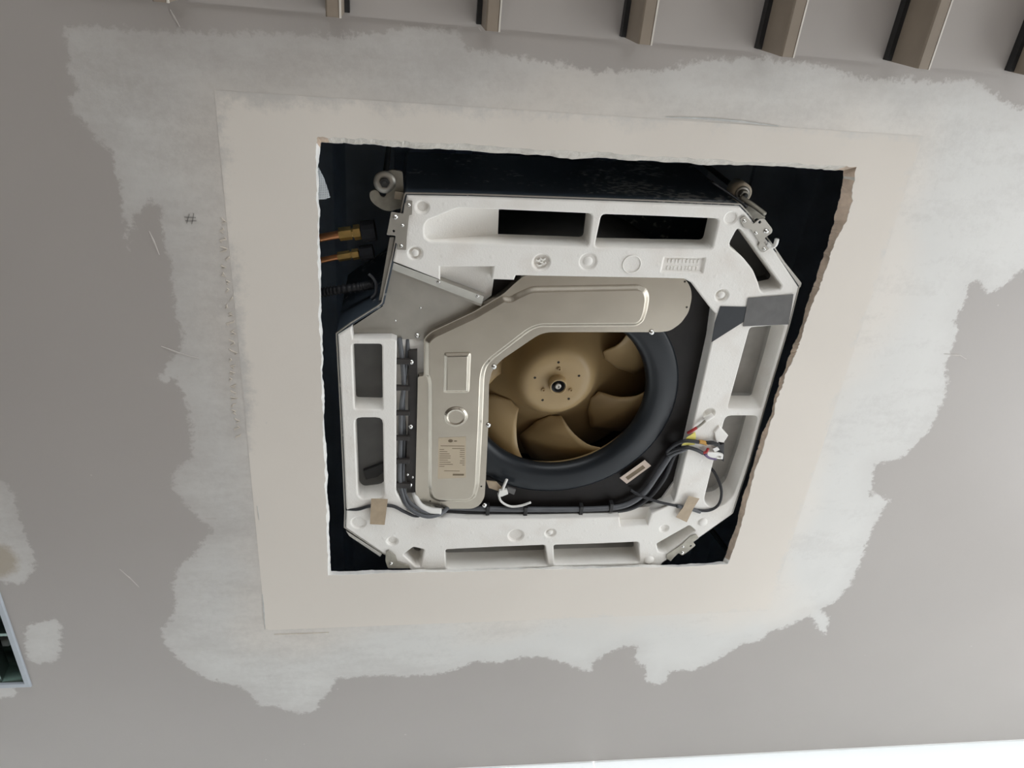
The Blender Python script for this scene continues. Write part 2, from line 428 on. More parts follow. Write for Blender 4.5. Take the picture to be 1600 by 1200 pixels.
wf = MB()
for (a, b, c, d) in ((WIN3[0], WIN3[0] + e, WIN3[2], WIN3[3]), (WIN3[1] - e, WIN3[1], WIN3[2], WIN3[3]), (WIN3[0], WIN3[1], WIN3[2], WIN3[2] + e), (WIN3[0], WIN3[1], WIN3[3] - e, WIN3[3]), (0.17, 0.23, WIN3[2], WIN3[3])):
    wf.box(a, b, RY0 - 0.05, RY0 - 0.02, c, d)
o = struct('window_3', wf, M_LFRAME); o['label'] = 'framed window behind the viewer'
wf = MB()
for (a, b, c, d) in ((GLINT_WIN[0], GLINT_WIN[0] + e, GLINT_WIN[2], GLINT_WIN[3]), (GLINT_WIN[1] - e, GLINT_WIN[1], GLINT_WIN[2], GLINT_WIN[3]), (GLINT_WIN[0], GLINT_WIN[1], GLINT_WIN[2], GLINT_WIN[2] + e), (GLINT_WIN[0], GLINT_WIN[1], GLINT_WIN[3] - e, GLINT_WIN[3])):
    wf.box(a, b, RY1 + 0.02, RY1 + 0.05, c, d)
o = struct('glint_window', wf, M_LFRAME); o['label'] = 'unseen window added low at the right for ridge reflections'
w2 = link('backlit_strip', None, None, None, ((BACKLIT[0] + BACKLIT[1]) / 2, RY1, BACKLIT[2])); tag(w2, 'added backlit white panes meeting the ceiling along the bottom edge of the photo', kind='structure')  # stands in for a white wall too dim under the room's light
def backlit_sheet():
    m = bpy.data.materials.new('backlit_sheet'); m.use_nodes = True
    nt = m.node_tree; out = nt.nodes['Material Output']; nt.nodes.remove(nt.nodes['Principled BSDF'])
    tr = nt.nodes.new('ShaderNodeBsdfTranslucent'); df = nt.nodes.new('ShaderNodeBsdfDiffuse'); mx = nt.nodes.new('ShaderNodeMixShader')
    tc = nt.nodes.new('ShaderNodeTexCoord'); n = nt.nodes.new('ShaderNodeTexNoise'); n.inputs['Scale'].default_value = 6
    r = nt.nodes.new('ShaderNodeValToRGB'); t_ = TRANSLUCENCE
    r.color_ramp.elements[0].color = (t_ * .97, t_ * .985, t_ * .985, 1); r.color_ramp.elements[1].color = (t_, t_ * 1.01, t_ * 1.01, 1)
    df.inputs['Color'].default_value = (0.8, 0.8, 0.8, 1)
    nt.links.new(tc.outputs['Object'], n.inputs['Vector']); nt.links.new(n.outputs['Fac'], r.inputs['Fac']); nt.links.new(r.outputs['Color'], tr.inputs['Color'])
    mx.inputs[0].default_value = 0.18
    nt.links.new(tr.outputs[0], mx.inputs[1]); nt.links.new(df.outputs[0], mx.inputs[2]); nt.links.new(mx.outputs[0], out.inputs['Surface'])
    return m
M_BACKLIT = backlit_sheet()
xs_ = np.linspace(BACKLIT[0], BACKLIT[1], 4)
for k in range(3):
    MB().box(xs_[k] + 0.002, xs_[k + 1] - 0.002, RY1 + 0.004, RY1 + 0.0055, BACKLIT[2], BACKLIT[3]).build('backlit_pane', M_BACKLIT, w2)
for x_ in xs_[:1]: MB().box(x_ - 0.03, x_ + 0.002, RY1 + 0.001, RY1 + 0.05, BACKLIT[2], BACKLIT[3]).build('strip_frame', M_LFRAME, w2)

# slab above the void: ribbed decking
sl = MB(); x = RX0
prof = []
while x < RX1:
    prof += [(x, TOP), (x + 0.10, TOP), (x + 0.13, TOP - 0.05), (x + 0.23, TOP - 0.05), (x + 0.26, TOP)]; x += 0.26
k = len(prof)
sl.add([(RX0 + (q[1] * 0), 0, 0) for q in prof[:0]], [])
V = [(min(q[0], RX1), RY0, q[1]) for q in prof] + [(min(q[0], RX1), RY1, q[1]) for q in prof]
sl.add(V, [(i, i + 1, i + 1 + k, i + k) for i in range(k - 1)])
sl.box(RX0 - T, RX1 + T, RY0 - T, RY1 + T, TOP + 0.002, TOP + 0.12)
o = struct('ceiling_slab', sl, M_SLAB); o['label'] = 'pale blue ribbed slab above the ceiling void'

# ---------------------------------------------------------------- ceiling with skim coat
SKIM_EDGE = [(-0.7769,-0.5771),(-0.7788,-0.5541),(-0.7845,-0.5244),(-0.7782,-0.4991),(-0.7927,-0.4815),(-0.7834,-0.4572),(-0.7637,-0.4292),(-0.7449,-0.4079),(-0.7439,-0.3811),(-0.7369,-0.3501),(-0.7419,-0.3184),(-0.7386,-0.2969),(-0.7431,-0.2553),(-0.7329,-0.2972),(-0.7249,-0.3122),(-0.6940,-0.3425),(-0.6813,-0.3248),(-0.6866,-0.2996),(-0.6863,-0.2656),(-0.6834,-0.2352),(-0.6826,-0.1947),(-0.6821,-0.1422),(-0.6786,-0.1036),(-0.6873,-0.0760),(-0.7104,-0.0436),(-0.7298,-0.0107),(-0.7152,-0.0071),(-0.6958,-0.0246),(-0.6960,-0.0050),(-0.6923,0.0271),(-0.6848,0.0949),(-0.6896,0.1560),(-0.7315,0.1878),(-0.7416,0.2308),(-0.7084,0.2880),(-0.6711,0.3362),(-0.6963,0.3647),(-0.7214,0.4007),(-0.7564,0.4318),(-0.7723,0.4875),(-0.7722,0.5266),(-0.7891,0.5875),(-0.8162,0.6141),(-0.8052,0.6710),(-0.7694,0.7311),(-0.7318,0.7784),(-0.6692,0.8038),(-0.6419,0.8370),(-0.6253,0.8867),(-0.5841,0.8868),(-0.5744,0.8992),(-0.5291,0.9188),(-0.4910,0.9092),(-0.4791,0.8718),(-0.4525,0.8314),(-0.4411,0.7932),(-0.3625,0.7881),(-0.2572,0.7911),(-0.1812,0.7857),(-0.1143,0.7503),(-0.0596,0.7596),(-0.0006,0.7418),(0.0431,0.7415),(0.1255,0.7797),(0.1736,0.8007),(0.1728,0.7726),(0.1976,0.7345),(0.2432,0.7092),(0.2780,0.7152),(0.2752,0.7633),(0.3110,0.7979),(0.3186,0.8391),(0.3508,0.8579),(0.3713,0.8418),(0.3764,0.8082),(0.4423,0.8090),(0.4923,0.7683),(0.5385,0.7165),(0.5939,0.7026),(0.6139,0.6714),(0.6618,0.6505),(0.6948,0.6203),(0.7409,0.6759),(0.7596,0.6858),(0.7533,0.6288),(0.7218,0.5991),(0.7466,0.5823),(0.7715,0.5165),(0.7713,0.4302),(0.7664,0.3213),(0.7770,0.2603),(0.7383,0.2386),(0.7261,0.2476),(0.7026,0.1603),(0.7651,0.1428),(0.7944,0.0728),(0.7981,0.0059),(0.7919,-0.0476),(0.7738,-0.0842),(0.7719,-0.1289),(0.7668,-0.1639),(0.7476,-0.1866),(0.7544,-0.2152),(0.7458,-0.2571),(0.7655,-0.2670),(0.7959,-0.2409),(0.8179,-0.2549),(0.8474,-0.2926),(0.9338,-0.3609),(0.9287,-0.4443),(0.8277,-0.5382),(0.7138,-0.5712),(0.6516,-0.5881),(0.6032,-0.6054),(0.5334,-0.6003),(0.4583,-0.6025),(0.4014,-0.5974),(0.3609,-0.6039),(0.3026,-0.6108),(0.2356,-0.6113),(0.1561,-0.6080),(0.0884,-0.5873),(-0.0168,-0.5794),(-0.1215,-0.5868),(-0.1561,-0.5939),(-0.2163,-0.5936),(-0.2278,-0.6126),(-0.2570,-0.6171),(-0.3059,-0.6158),(-0.3443,-0.6034),(-0.4483,-0.5960),(-0.5373,-0.5872),(-0.6588,-0.5817),(-0.7176,-0.5835)]
PATCHES = [[(-1.0988,0.1886),(-1.0373,0.2030),(-1.0216,0.2405),(-1.0251,0.2869),(-1.0172,0.3679),(-1.0202,0.4100),(-1.0399,0.4530),(-1.0647,0.4790),(-1.0866,0.4697),(-1.1603,0.4333)],
           [(-1.0834,0.5989),(-1.0529,0.5846),(-1.0171,0.5743),(-1.0031,0.5862),(-1.0219,0.6702),(-1.0428,0.7040),(-1.0744,0.7128),(-1.0944,0.6975),(-1.0935,0.6572)],
           [(-1.2212,0.7788),(-1.1406,0.7789),(-1.1349,0.8007),(-1.1527,0.8215),(-1.2326,0.8256)]]
STAIN = [(-1.1207,0.3667),(-1.0642,0.3707),(-1.0520,0.4044),(-1.0611,0.4352),(-1.0826,0.4522),(-1.1404,0.4475)]
BOARD_OUT = [(-0.585, -0.508), (0.552, -0.517), (0.585, 0.600), (-0.592, 0.625)]

def sdf(poly, X, Y):
    """Signed distance to a polygon, negative inside (vectorised)."""
    P = np.array(poly); d = np.full(X.shape, 1e9); ins = np.zeros(X.shape, bool); n = len(P)
    for i in range(n):
        a, b = P[i - 1], P[i]; e = b - a; wx, wy = X - a[0], Y - a[1]
        t = np.clip((wx * e[0] + wy * e[1]) / max(e @ e, 1e-12), 0, 1)
        d = np.minimum(d, np.hypot(wx - t * e[0], wy - t * e[1]))
        c = ((a[1] > Y) != (b[1] > Y)) & (X < (b[0] - a[0]) * (Y - a[1]) / (b[1] - a[1] + 1e-15) + a[0])
        ins ^= c
    return np.where(ins, -d, d)
def thick_of(X, Y):
    """The compound was wiped thin towards the left and upper side and laid thick on the right."""
    t = 0.50 + 0.46 * np.clip((X + 0.55) / 0.9, 0, 1) + 0.22 * np.clip((Y - 0.35) / 0.35, 0, 1) - 0.16 * np.clip((-0.45 - Y) / 0.12, 0, 1)
    return np.clip(t, 0.3, 1.05)
def put_attr(me, name, vals):
    a = me.attributes.new(name, 'FLOAT', 'POINT'); a.data.foreach_set('value', np.asarray(vals, np.float32))

HOLE = (-0.49, 0.49, -0.49, 0.50)           # hole in the ceiling sheet, hidden behind the board
LIGHT = (-1.715, -1.108, 0.18, 0.778)       # hole for the recessed light
def lines(lo, hi, flo, fhi, step, extra):
    g = list(np.arange(lo, flo, 0.2)) + list(np.arange(flo, fhi, step)) + list(np.arange(fhi, hi, 0.2)) + [hi]
    g = [v for v in g if all(abs(v - q) > step * 0.4 for q in extra)] + list(extra)
    return np.array(sorted(set(round(float(v), 5) for v in g)))
gx = lines(RX0, RX1, -1.4, 1.8, 0.009, [HOLE[0], HOLE[1], LIGHT[0], LIGHT[1]])
gy = lines(RY0, RY1, -0.85, 1.16, 0.009, [HOLE[2], HOLE[3], LIGHT[2], LIGHT[3]])
GX, GY = np.meshgrid(gx, gy); nx, ny = len(gx), len(gy)
cxm = (gx[:-1] + gx[1:]) / 2; cym = (gy[:-1] + gy[1:]) / 2
CX, CY = np.meshgrid(cxm, cym)
keep = ~((CX > HOLE[0]) & (CX < HOLE[1]) & (CY > HOLE[2]) & (CY < HOLE[3])) & ~((CX > LIGHT[0]) & (CX < LIGHT[1]) & (CY > LIGHT[2]) & (CY < LIGHT[3]))
jj, ii = np.nonzero(keep)
q0 = jj * nx + ii
Fc = np.stack([q0, q0 + nx, q0 + nx + 1, q0 + 1], 1)
V = np.stack([GX.ravel(), GY.ravel(), np.full(nx * ny, ZC)], 1)
sk = np.min([sdf(p, GX, GY) for p in [SKIM_EDGE] + PATCHES], 0).ravel()
stain = sdf(STAIN, GX, GY).ravel()
thick = thick_of(GX, GY).ravel()
used = np.zeros(nx * ny, bool); used[Fc.ravel()] = True
remap = np.cumsum(used) - 1
V = V[used]; Fc = remap[Fc]
# upturned edges of the two cut-outs
VL = V.tolist(); FL = Fc.tolist()
extra = []
for hx0, hx1, hy0, hy1 in (HOLE, LIGHT):
    k = len(VL); VL += [(hx0, hy0, ZC), (hx1, hy0, ZC), (hx1, hy1, ZC), (hx0, hy1, ZC), (hx0, hy0, ZC + .012), (hx1, hy0, ZC + .012), (hx1, hy1, ZC + .012), (hx0, hy1, ZC + .012)]
    FL += [(k + i, k + (i + 1) % 4, k + 4 + (i + 1) % 4, k + 4 + i) for i in range(4)]; extra += [0] * 8
# back of the sheet
k = len(VL); X0, X1, Y0, Y1 = RX0, RX1, RY0, RY1
B = ZC + 0.012
for (a, b, c, d) in ((X0, LIGHT[0], Y0, Y1), (LIGHT[0], LIGHT[1], Y0, LIGHT[2]), (LIGHT[0], LIGHT[1], LIGHT[3], Y1), (LIGHT[1], HOLE[0], Y0, Y1), (HOLE[0], HOLE[1], Y0, HOLE[2]), (HOLE[0], HOLE[1], HOLE[3], Y1), (HOLE[1], X1, Y0, Y1)):
    k = len(VL); VL += [(a, c, B), (b, c, B), (b, d, B), (a, d, B)]; FL.append((k, k + 1, k + 2, k + 3)); extra += [0] * 4
me = bpy.data.meshes.new('ceiling'); me.from_pydata(VL, [], FL)
pad = np.ones(len(extra))
put_attr(me, 'skim', np.r_[sk[used], pad]); put_attr(me, 'stain', np.r_[stain[used], pad]); put_attr(me, 'thick', np.r_[thick[used], pad]); put_attr(me, 'near', np.r_[sdf(BOARD_OUT, GX, GY).ravel()[used], pad])
ceil = link('ceiling', me, M_CEIL); tag(ceil, 'grey painted ceiling with a ragged pale skim-coat patch around the opening', kind='structure')

# the repair board framing the opening: ragged cut edge, broken back on the right
CUT = [(-0.4395,-0.4515),(-0.3779,-0.4517),(-0.2996,-0.4530),(-0.1795,-0.4549),(-0.0558,-0.4548),(0.0713,-0.4558),(0.2025,-0.4557),(0.3370,-0.4578),(0.4499,-0.4594),(0.4617,-0.4005),(0.4624,-0.3662),(0.4538,-0.3222),(0.4543,-0.2784),(0.4528,-0.2356),(0.4461,-0.1874),(0.4468,-0.1296),(0.4458,-0.0976),(0.4400,-0.0489),(0.4393,0.0148),(0.4403,0.0828),(0.4394,0.1573),(0.4410,0.2565),(0.4461,0.3342),(0.4419,0.4449),(0.3258,0.4527),(0.1758,0.4520),(0.0298,0.4532),(-0.1129,0.4545),(-0.2797,0.4570),(-0.4515,0.4630),(-0.4508,0.3570),(-0.4503,0.2239),(-0.4498,0.1016),(-0.4482,-0.0110),(-0.4478,-0.1152),(-0.4460,-0.2234),(-0.4443,-0.3231),(-0.4440,-0.3854)]
BACK = [(-0.4354,-0.4404),(-0.3788,-0.4402),(-0.2994,-0.4413),(-0.1775,-0.4411),(-0.0522,-0.4419),(0.0767,-0.4438),(0.2092,-0.4457),(0.3452,-0.4488),(0.4363,-0.4489),(0.4435,-0.4128),(0.4471,-0.3614),(0.4482,-0.3199),(0.4482,-0.2808),(0.4468,-0.2328),(0.4464,-0.1711),(0.4436,-0.1191),(0.4425,-0.0868),(0.4383,-0.0361),(0.4398,0.0376),(0.4378,0.0910),(0.4366,0.1661),(0.4361,0.2591),(0.4411,0.3316),(0.4368,0.4503),(0.3307,0.4584),(0.1795,0.4578),(0.0323,0.4591),(-0.1115,0.4604),(-0.2796,0.4630),(-0.4473,0.4636),(-0.4471,0.3678),(-0.4480,0.2333),(-0.4477,0.1098),(-0.4462,-0.0040),(-0.4460,-0.1092),(-0.4443,-0.2185),(-0.4427,-0.3193),(-0.4414,-0.3822)]
def densify(p, m):
    P = np.array(p + [p[0]]); d = np.r_[0, np.cumsum(np.hypot(*np.diff(P, axis=0).T))]
    return P, d
n = 720
segs = []
per = n // len(CUT)
n = per * len(CUT)
def sample(p):
    out = []
    for i in range(len(p)):
        a, b = np.array(p[i]), np.array(p[(i + 1) % len(p)])
        for k in range(per): out.append(a + (b - a) * k / per)
    return np.array(out)
ci = sample(CUT); bi = sample(BACK)
rng = np.random.default_rng(3)
def jitter(n, amp, w):
    r_ = rng.normal(size=n); kern = np.ones(w) / w
    return np.convolve(np.r_[r_, r_[:w]], kern, 'same')[:n] * amp * math.sqrt(w)
cen = np.array([0.0, 0.0])
nrm = ci / np.linalg.norm(ci, axis=1)[:, None]
ci = ci + nrm * (jitter(n, 0.0009, 7) + jitter(n, 0.0007, 2))[:, None]
bi = bi + nrm * (jitter(n, 0.0012, 5))[:, None]
# outer outline, by casting the same angles on the board's outline
def cast(pts, poly):
    out = []
    for p in pts:
        best = None
        for i in range(4):
            a, b = np.array(poly[i - 1]), np.array(poly[i]); e = b - a
            den = p[0] * e[1] - p[1] * e[0]
            if abs(den) < 1e-12: continue
            t = (a[0] * e[1] - a[1] * e[0]) / den; u = (a[0] * p[1] - a[1] * p[0]) / den
            if t > 0 and -1e-6 <= u <= 1 + 1e-6 and (best is None or t < best): best = t
        out.append(p * best)
    return np.array(out)
oi = cast(sample(CUT), BOARD_OUT)
rings = [(oi, ZC + 0.001), (oi, ZC - 0.0003)]
for t in np.linspace(0, 1, 15)[1:]: rings.append((oi * (1 - t) + ci * t, ZC - 0.0003))
nb = len(rings)
mid = ci * 0.5 + bi * 0.5
rings += [(ci + nrm * -0.0008, ZC + 0.0), (mid, ZC + 0.006), (bi, ZC + 0.0125)]
rings += [(np.clip(oi, -0.60, 0.60), ZC + 0.0125)]
V = []; 
for q, zz in rings: V += [(a, b, zz) for a, b in q]
Fc = []; fm = []
for k in range(len(rings) - 1):
    for i in range(n):
        j = (i + 1) % n
        Fc.append((k * n + i, k * n + j, (k + 1) * n + j, (k + 1) * n + i))
        right = abs(ci[i][0]) > 0.40 and ci[i][0] > 0 and -0.44 < ci[i][1] < 0.43
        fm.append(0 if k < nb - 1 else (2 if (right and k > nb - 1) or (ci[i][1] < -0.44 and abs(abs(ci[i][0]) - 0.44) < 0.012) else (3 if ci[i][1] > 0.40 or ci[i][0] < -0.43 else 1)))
bo = build('repair_board', V, Fc, None, ceil, mats=[M_BOARD, M_CORE, M_KRAFT, mat('core_lit_edge', (0.86, 0.85, 0.82), 0.85, var=0.06, scale=60, bump=0.5, bscale=180)], fm=fm)  # lighter copy of the core paints brightness on lower and left edges
A = np.array(V); 
dist = -sdf(BOARD_OUT, A[:, 0], A[:, 1])      # distance in from the board's outer edge
feather = np.interp(A[:, 0], [-0.6, -0.3, 0.3, 0.6], [0.004, 0.0, -.012, -.004]) + np.where(A[:, 1] < -0.45, 0.006, 0) - np.where((A[:, 1] > 0.5) & (A[:, 0] < 0), 0.03, 0) - np.where((A[:, 0] < -0.5) & (A[:, 1] > 0.15), 0.03, 0)
put_attr(bo.data, 'skim', dist - feather); put_attr(bo.data, 'thick', thick_of(A[:, 0], A[:, 1]))
bo['label'] = 'beige plasterboard frame with a ragged cut inner edge'

# splashes, smears and a pencil mark on the ceiling
def strip(pts, wd, h=-0.0008, mb=None):
    mb = mb or MB(); k = len(mb.V); n_ = len(pts)
    for i, p in enumerate(pts):
        a = Vector(pts[max(i - 1, 0)]); b = Vector(pts[min(i + 1, n_ - 1)]); t = (b - a).normalized(); q = Vector((-t.y, t.x))
        ww = wd * (0.35 if i in (0, n_ - 1) else 1.0)
        for s_ in (-0.5, 0.5): mb.V.append((p[0] + q.x * ww * s_, p[1] + q.y * ww * s_, ZC + h))
        for s_ in (-0.5, 0.5): mb.V.append((p[0] + q.x * ww * s_, p[1] + q.y * ww * s_, ZC + 0.0005))
    for i in range(n_ - 1):
        b = k + i * 4; mb.F += [(b, b + 1, b + 5, b + 4), (b, b + 4, b + 6, b + 2), (b + 1, b + 3, b + 7, b + 5)]
    return mb
M_SMEAR = mat('dried_compound', (0.56, 0.53, 0.50), 0.8, var=0.1, scale=60)
for q in ([(-0.7161,-0.0801),(-0.7003,-0.0731),(-0.6782,-0.0637),(-0.6554,-0.0580)], [(-0.7066,-0.2870),(-0.7020,-0.2713),(-0.6965,-0.2477)], [(-0.6861,0.3045),(-0.6643,0.3062)], [(-0.8662,0.4370),(-0.8503,0.4622),(-0.8367,0.4879)], [(-0.6329,-0.6106),(-0.6289,-0.6020),(-0.6228,-0.5895)], [(0.7576,-0.1099),(0.7934,-0.1081),(0.8110,-0.0999)], [(-0.2031,-0.6223),(-0.1990,-0.6175)]):
    strip(q, 0.0024).build('plaster_smear', M_SMEAR, ceil)
M_RIDGE = mat('plaster_ridge', (0.60, 0.545, 0.475), 0.85, var=0.15, scale=50)
M_RIDGE2 = mat('grey_plaster_ridge', (0.53, 0.53, 0.515), 0.85, var=0.15, scale=50)
rg = random.Random(11)
rl_ = [(-0.5937,-0.3151),(-0.5960,-0.2503),(-0.5974,-0.1937),(-0.5977,-0.1345),(-0.5993,-0.0596),(-0.6063,-0.0072),(-0.6068,0.0472),(-0.6062,0.1183)]
for k in range(len(rl_) - 1):
    a, b = rl_[k], rl_[k + 1]
    for i in range(4):
        u = i / 4; q = []
        for j in range(4):
            t_ = u + j * 0.05; q.append((a[0] + (b[0] - a[0]) * t_ + rg.uniform(-.006, .008), a[1] + (b[1] - a[1]) * t_))
        strip(q, 0.0022, -0.0010).build('plaster_ridge', M_RIDGE, ceil)
for q in ([(0.1024,-0.5170),(0.1659,-0.5194),(0.2309,-0.5188),(0.2932,-0.5160)], [(-0.5909,0.5143),(-0.5913,0.5565),(-0.5933,0.6220)], [(-0.5752,0.6389),(-0.5171,0.6390),(-0.4555,0.6371)], [(-0.5832,0.2722),(-0.5822,0.3083)]):
    strip(q, 0.0030, -0.0010).build('plaster_ridge', M_RIDGE2 if q[0][1] < 0.55 else M_RIDGE, ceil)
pm = MB()
for q in ([(-0.6502,-0.3131),(-0.6328,-0.3130)], [(-0.6490,-0.3069),(-0.6324,-0.3078)], [(-0.6418,-0.3187),(-0.6476,-0.3028)], [(-0.6349,-0.3202),(-0.6399,-0.3021)]): strip(q, 0.0016, mb=pm)
o = pm.build('pencil_mark', M_PENCIL, ceil); o['label'] = 'small grey pencilled hash mark'

# ---------------------------------------------------------------- slatted ceiling panel, top of the photo
YS = -0.627
sp = thing('slatted_panel', 'slatted ceiling panel of long taupe slats along the top of the photo', 'slats', (0, -1.4, ZC - 0.09))
MB().box(-1.6, 1.9, -2.4, YS + 0.004, ZC - 0.004, ZC - 0.0002).build('backing_board', mat('grey_board_paint', PAINT, 0.6, var=0.05, scale=4), sp)['label'] = 'thin grey board behind the slats'
def make_slat(x, w=0.019, d=0.089):
    mb = MB(); y0, y1 = -2.38, YS; zb = ZC - d; zt = ZC - 0.004; c = 0.0022
    pr = [(x - w / 2, zt), (x - w / 2, zb + c), (x - w / 2 + c, zb), (x + w / 2 - c, zb), (x + w / 2, zb + c), (x + w / 2, zt)]
    V = [(a, y0, b) for a, b in pr] + [(a, y1, b) for a, b in pr]; k = 6
    mb.add(V, [(i, i + 1, i + 1 + k, i + k) for i in range(5)] + [tuple(range(5, -1, -1)), tuple(range(6, 12))])
    o = mb.build('slat', M_SLAT, sp)
    for s_ in (-1, 1):
        MB().box(x + s_ * (w / 2 + 0.0035) - 0.0035, x + s_ * (w / 2 + 0.0035) + 0.0035, y0, y1 - 0.001, ZC - 0.018, ZC - 0.0042).build('base_strip', M_BLACK, o)['label'] = 'black channel along the slat'
    MB().box(x + w / 2 - 0.0012, x + w / 2 + 0.0012, y0, y1 + 0.0004, zb - 0.0006, zb + 0.004).build('edge_highlight', M_SLATGLINT, o)['label'] = 'pale strip painted as the edge highlight'
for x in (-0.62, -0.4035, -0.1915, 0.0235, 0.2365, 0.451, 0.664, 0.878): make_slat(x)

# ---------------------------------------------------------------- recessed light, left edge
lx0, lx1, ly0, ly1 = LIGHT
rl = thing('recessed_light', 'recessed louvre ceiling light with pale blue frame at the left edge', 'light', ((lx0 + lx1) / 2, (ly0 + ly1) / 2, ZC - 0.006))
def frame_ring(x0, x1, y0, y1, wd, za, zb):
    return plate([(x0, y0), (x1, y0), (x1, y1), (x0, y1)], za, zb, holes=[[(x0 + wd, y0 + wd), (x1 - wd, y0 + wd), (x1 - wd, y1 - wd), (x0 + wd, y1 - wd)]], ch=0.0015)
frame_ring(lx0 - 0.004, lx1 + 0.004, ly0 - 0.004, ly1 + 0.004, 0.012, ZC - 0.006, ZC - 0.0003).build('frame', M_LFRAME, rl)
hs = MB(); g = 0.007
a, b, c, d = lx0 + g, lx1 - g, ly0 + g, ly1 - g
hs.add([(a, c, ZC), (b, c, ZC), (b, d, ZC), (a, d, ZC), (a + .03, c + .03, ZC + .08), (b - .03, c + .03, ZC + .08), (b - .03, d - .03, ZC + .08), (a + .03, d - .03, ZC + .08)],
       [(0, 1, 5, 4), (1, 2, 6, 5), (2, 3, 7, 6), (3, 0, 4, 7), (4, 5, 6, 7)])
hs.build('housing', M_LOUVRE, rl)
for k in range(4):
    y = c + (d - c) * (k + 0.5) / 4
    tube([(a + 0.04, y, ZC + 0.055), (b - 0.04, y, ZC + 0.055)], 0.013, 12).build('lamp_tube', M_TUBE, rl, True)
for k in range(1, 12):
    x = a + (b - a) * k / 12
    MB().add([(x - .004, c, ZC + .036), (x + .004, c, ZC + .036), (x + .001, c, ZC + .002), (x - .001, c, ZC + .002), (x - .004, d, ZC + .036), (x + .004, d, ZC + .036), (x + .001, d, ZC + .002), (x - .001, d, ZC + .002)],
             [(0, 1, 5, 4), (1, 2, 6, 5), (2, 3, 7, 6), (3, 0, 4, 7), (0, 3, 2, 1), (4, 5, 6, 7)]).build('louvre_blade', M_LOUVRE, rl)
for k in range(1, 4):
    y = c + (d - c) * k / 4
    MB().box(a, b, y - 0.004, y + 0.004, ZC + 0.004, ZC + 0.036).build('cross_louvre', M_LOUVRE, rl)

# ---------------------------------------------------------------- cassette air conditioner
AX, AY = 0.011, 0.036                              # fan axis
ac = thing('air_conditioner', 'open ceiling cassette air conditioner with white foam drain pan inside the cut-out', 'air conditioner', (AX, 0.05, z(0.02)))
HF = 0.02                                          # seen face of the foam
OUT = [(-0.3018,-0.3610),(-0.1926,-0.3651),(0.1371,-0.3727),(0.2710,-0.3746),(0.2902,-0.3596),(0.3544,-0.3002),(0.4236,-0.2296),(0.4272,-0.1517),(0.4285,0.0445),(0.4319,0.1687),(0.4279,0.3144),(0.3694,0.3792),(0.2963,0.4576),(0.2860,0.4833),(-0.2682,0.4767),(-0.3406,0.4176),(-0.4146,0.3489),(-0.4125,0.3059),(-0.4154,0.0852),(-0.4192,-0.1010)]
CASE = ccw([(a * 1.006, (b - 0.05) * 1.006 + 0.05) for a, b in OUT] + [(-0.3963,-0.1235),(-0.3492,-0.1578),(-0.3415,-0.1655),(-0.3256,-0.2463),(-0.3060,-0.3586)])
# sheet casing: open box above the foam
cs = MB(); n_ = len(CASE)
def ringwall(mb, lo, hi, za, zb, flip=False):
    k = len(mb.V); m_ = len(lo); mb.V += [(x, y, za) for x, y in lo] + [(x, y, zb) for x, y in hi]
    for i in range(m_):
        j = (i + 1) % m_; f = (k + i, k + j, k + m_ + j, k + m_ + i); mb.F.append(f if not flip else f[::-1])
ringwall(cs, CASE, CASE, z(0.026), z(0.30))
ins = offset(CASE, 0.004); ringwall(cs, ins, ins, z(0.026), z(0.296), True); ringwall(cs, CASE, ins, z(0.026), z(0.026), True)
k = len(cs.V); cs.V += [(x, y, z(0.30)) for x, y in CASE]; cs.F += [tuple(i + k for i in t) for t in tess([CASE])]
o = cs.build('casing', casing_material(), ac); o['label'] = 'dusty dark sheet-metal outer casing'
# bright folded rim along the lower edge of the casing
rim = MB(); ro = offset(CASE, -0.0016); ri = offset(CASE, 0.0006)
ringwall(rim, ro, ro, z(0.0245), z(0.0285)); ringwall(rim, ri, ro, z(0.0245), z(0.0245)); ringwall(rim, ri, ri, z(0.0245), z(0.0285), True)
rim.build('casing_rim', M_ZINC2, ac)['label'] = 'thin folded steel rim of the casing'
# heat exchanger ring inside
hx = MB(); hx_o = circle((AX, 0.05), 0.335, 40); hx_i = circle((AX, 0.05), 0.30, 40)
ringwall(hx, hx_o, hx_o, z(0.085), z(0.295)); ringwall(hx, hx_i, hx_i, z(0.085), z(0.295), True); ringwall(hx, hx_i, hx_o, z(0.085), z(0.085))
hx.build('heat_exchanger', M_LINER, ac, True)['label'] = 'dark grey finned coil inside the casing'

# foam drain pan
FOAM = OUT + [(-0.3953,-0.1184),(-0.3923,-0.0942),(-0.3241,-0.0965),(-0.3148,-0.0929),(-0.3148,-0.0026),(-0.3114,0.2557),(-0.2885,0.3012),(-0.2159,0.3222),(-0.1615,0.3277),(0.0041,0.3269),(0.1709,0.3223),(0.1781,0.3478),(0.2391,0.3464),(0.2417,0.3136),(0.2709,0.2922),(0.2858,0.2797),(0.2872,0.2656),(0.2864,0.1469),(0.2846,0.0441),(0.2810,-0.1111),(0.2748,-0.1702),(0.2654,-0.1777),(0.2142,-0.2296),(0.1993,-0.2364),(0.1643,-0.2361),(-0.1091,-0.2290),(-0.1117,-0.2203),(-0.1516,-0.2198),(-0.1500,-0.2439),(-0.2423,-0.2397),(-0.2413,-0.2147),(-0.3234,-0.2453)]
H_T1 = [(-0.2721,-0.3126),(-0.2661,-0.3218),(-0.2170,-0.3453),(-0.1407,-0.3462),(0.0124,-0.3479),(0.0142,-0.2884),(-0.0877,-0.2868),(-0.2615,-0.2839),(-0.2715,-0.2914)]
H_T2 = [(0.0281,-0.3477),(0.1301,-0.3498),(0.2391,-0.3511),(0.2394,-0.2946),(0.1415,-0.2910),(0.0247,-0.2877)]
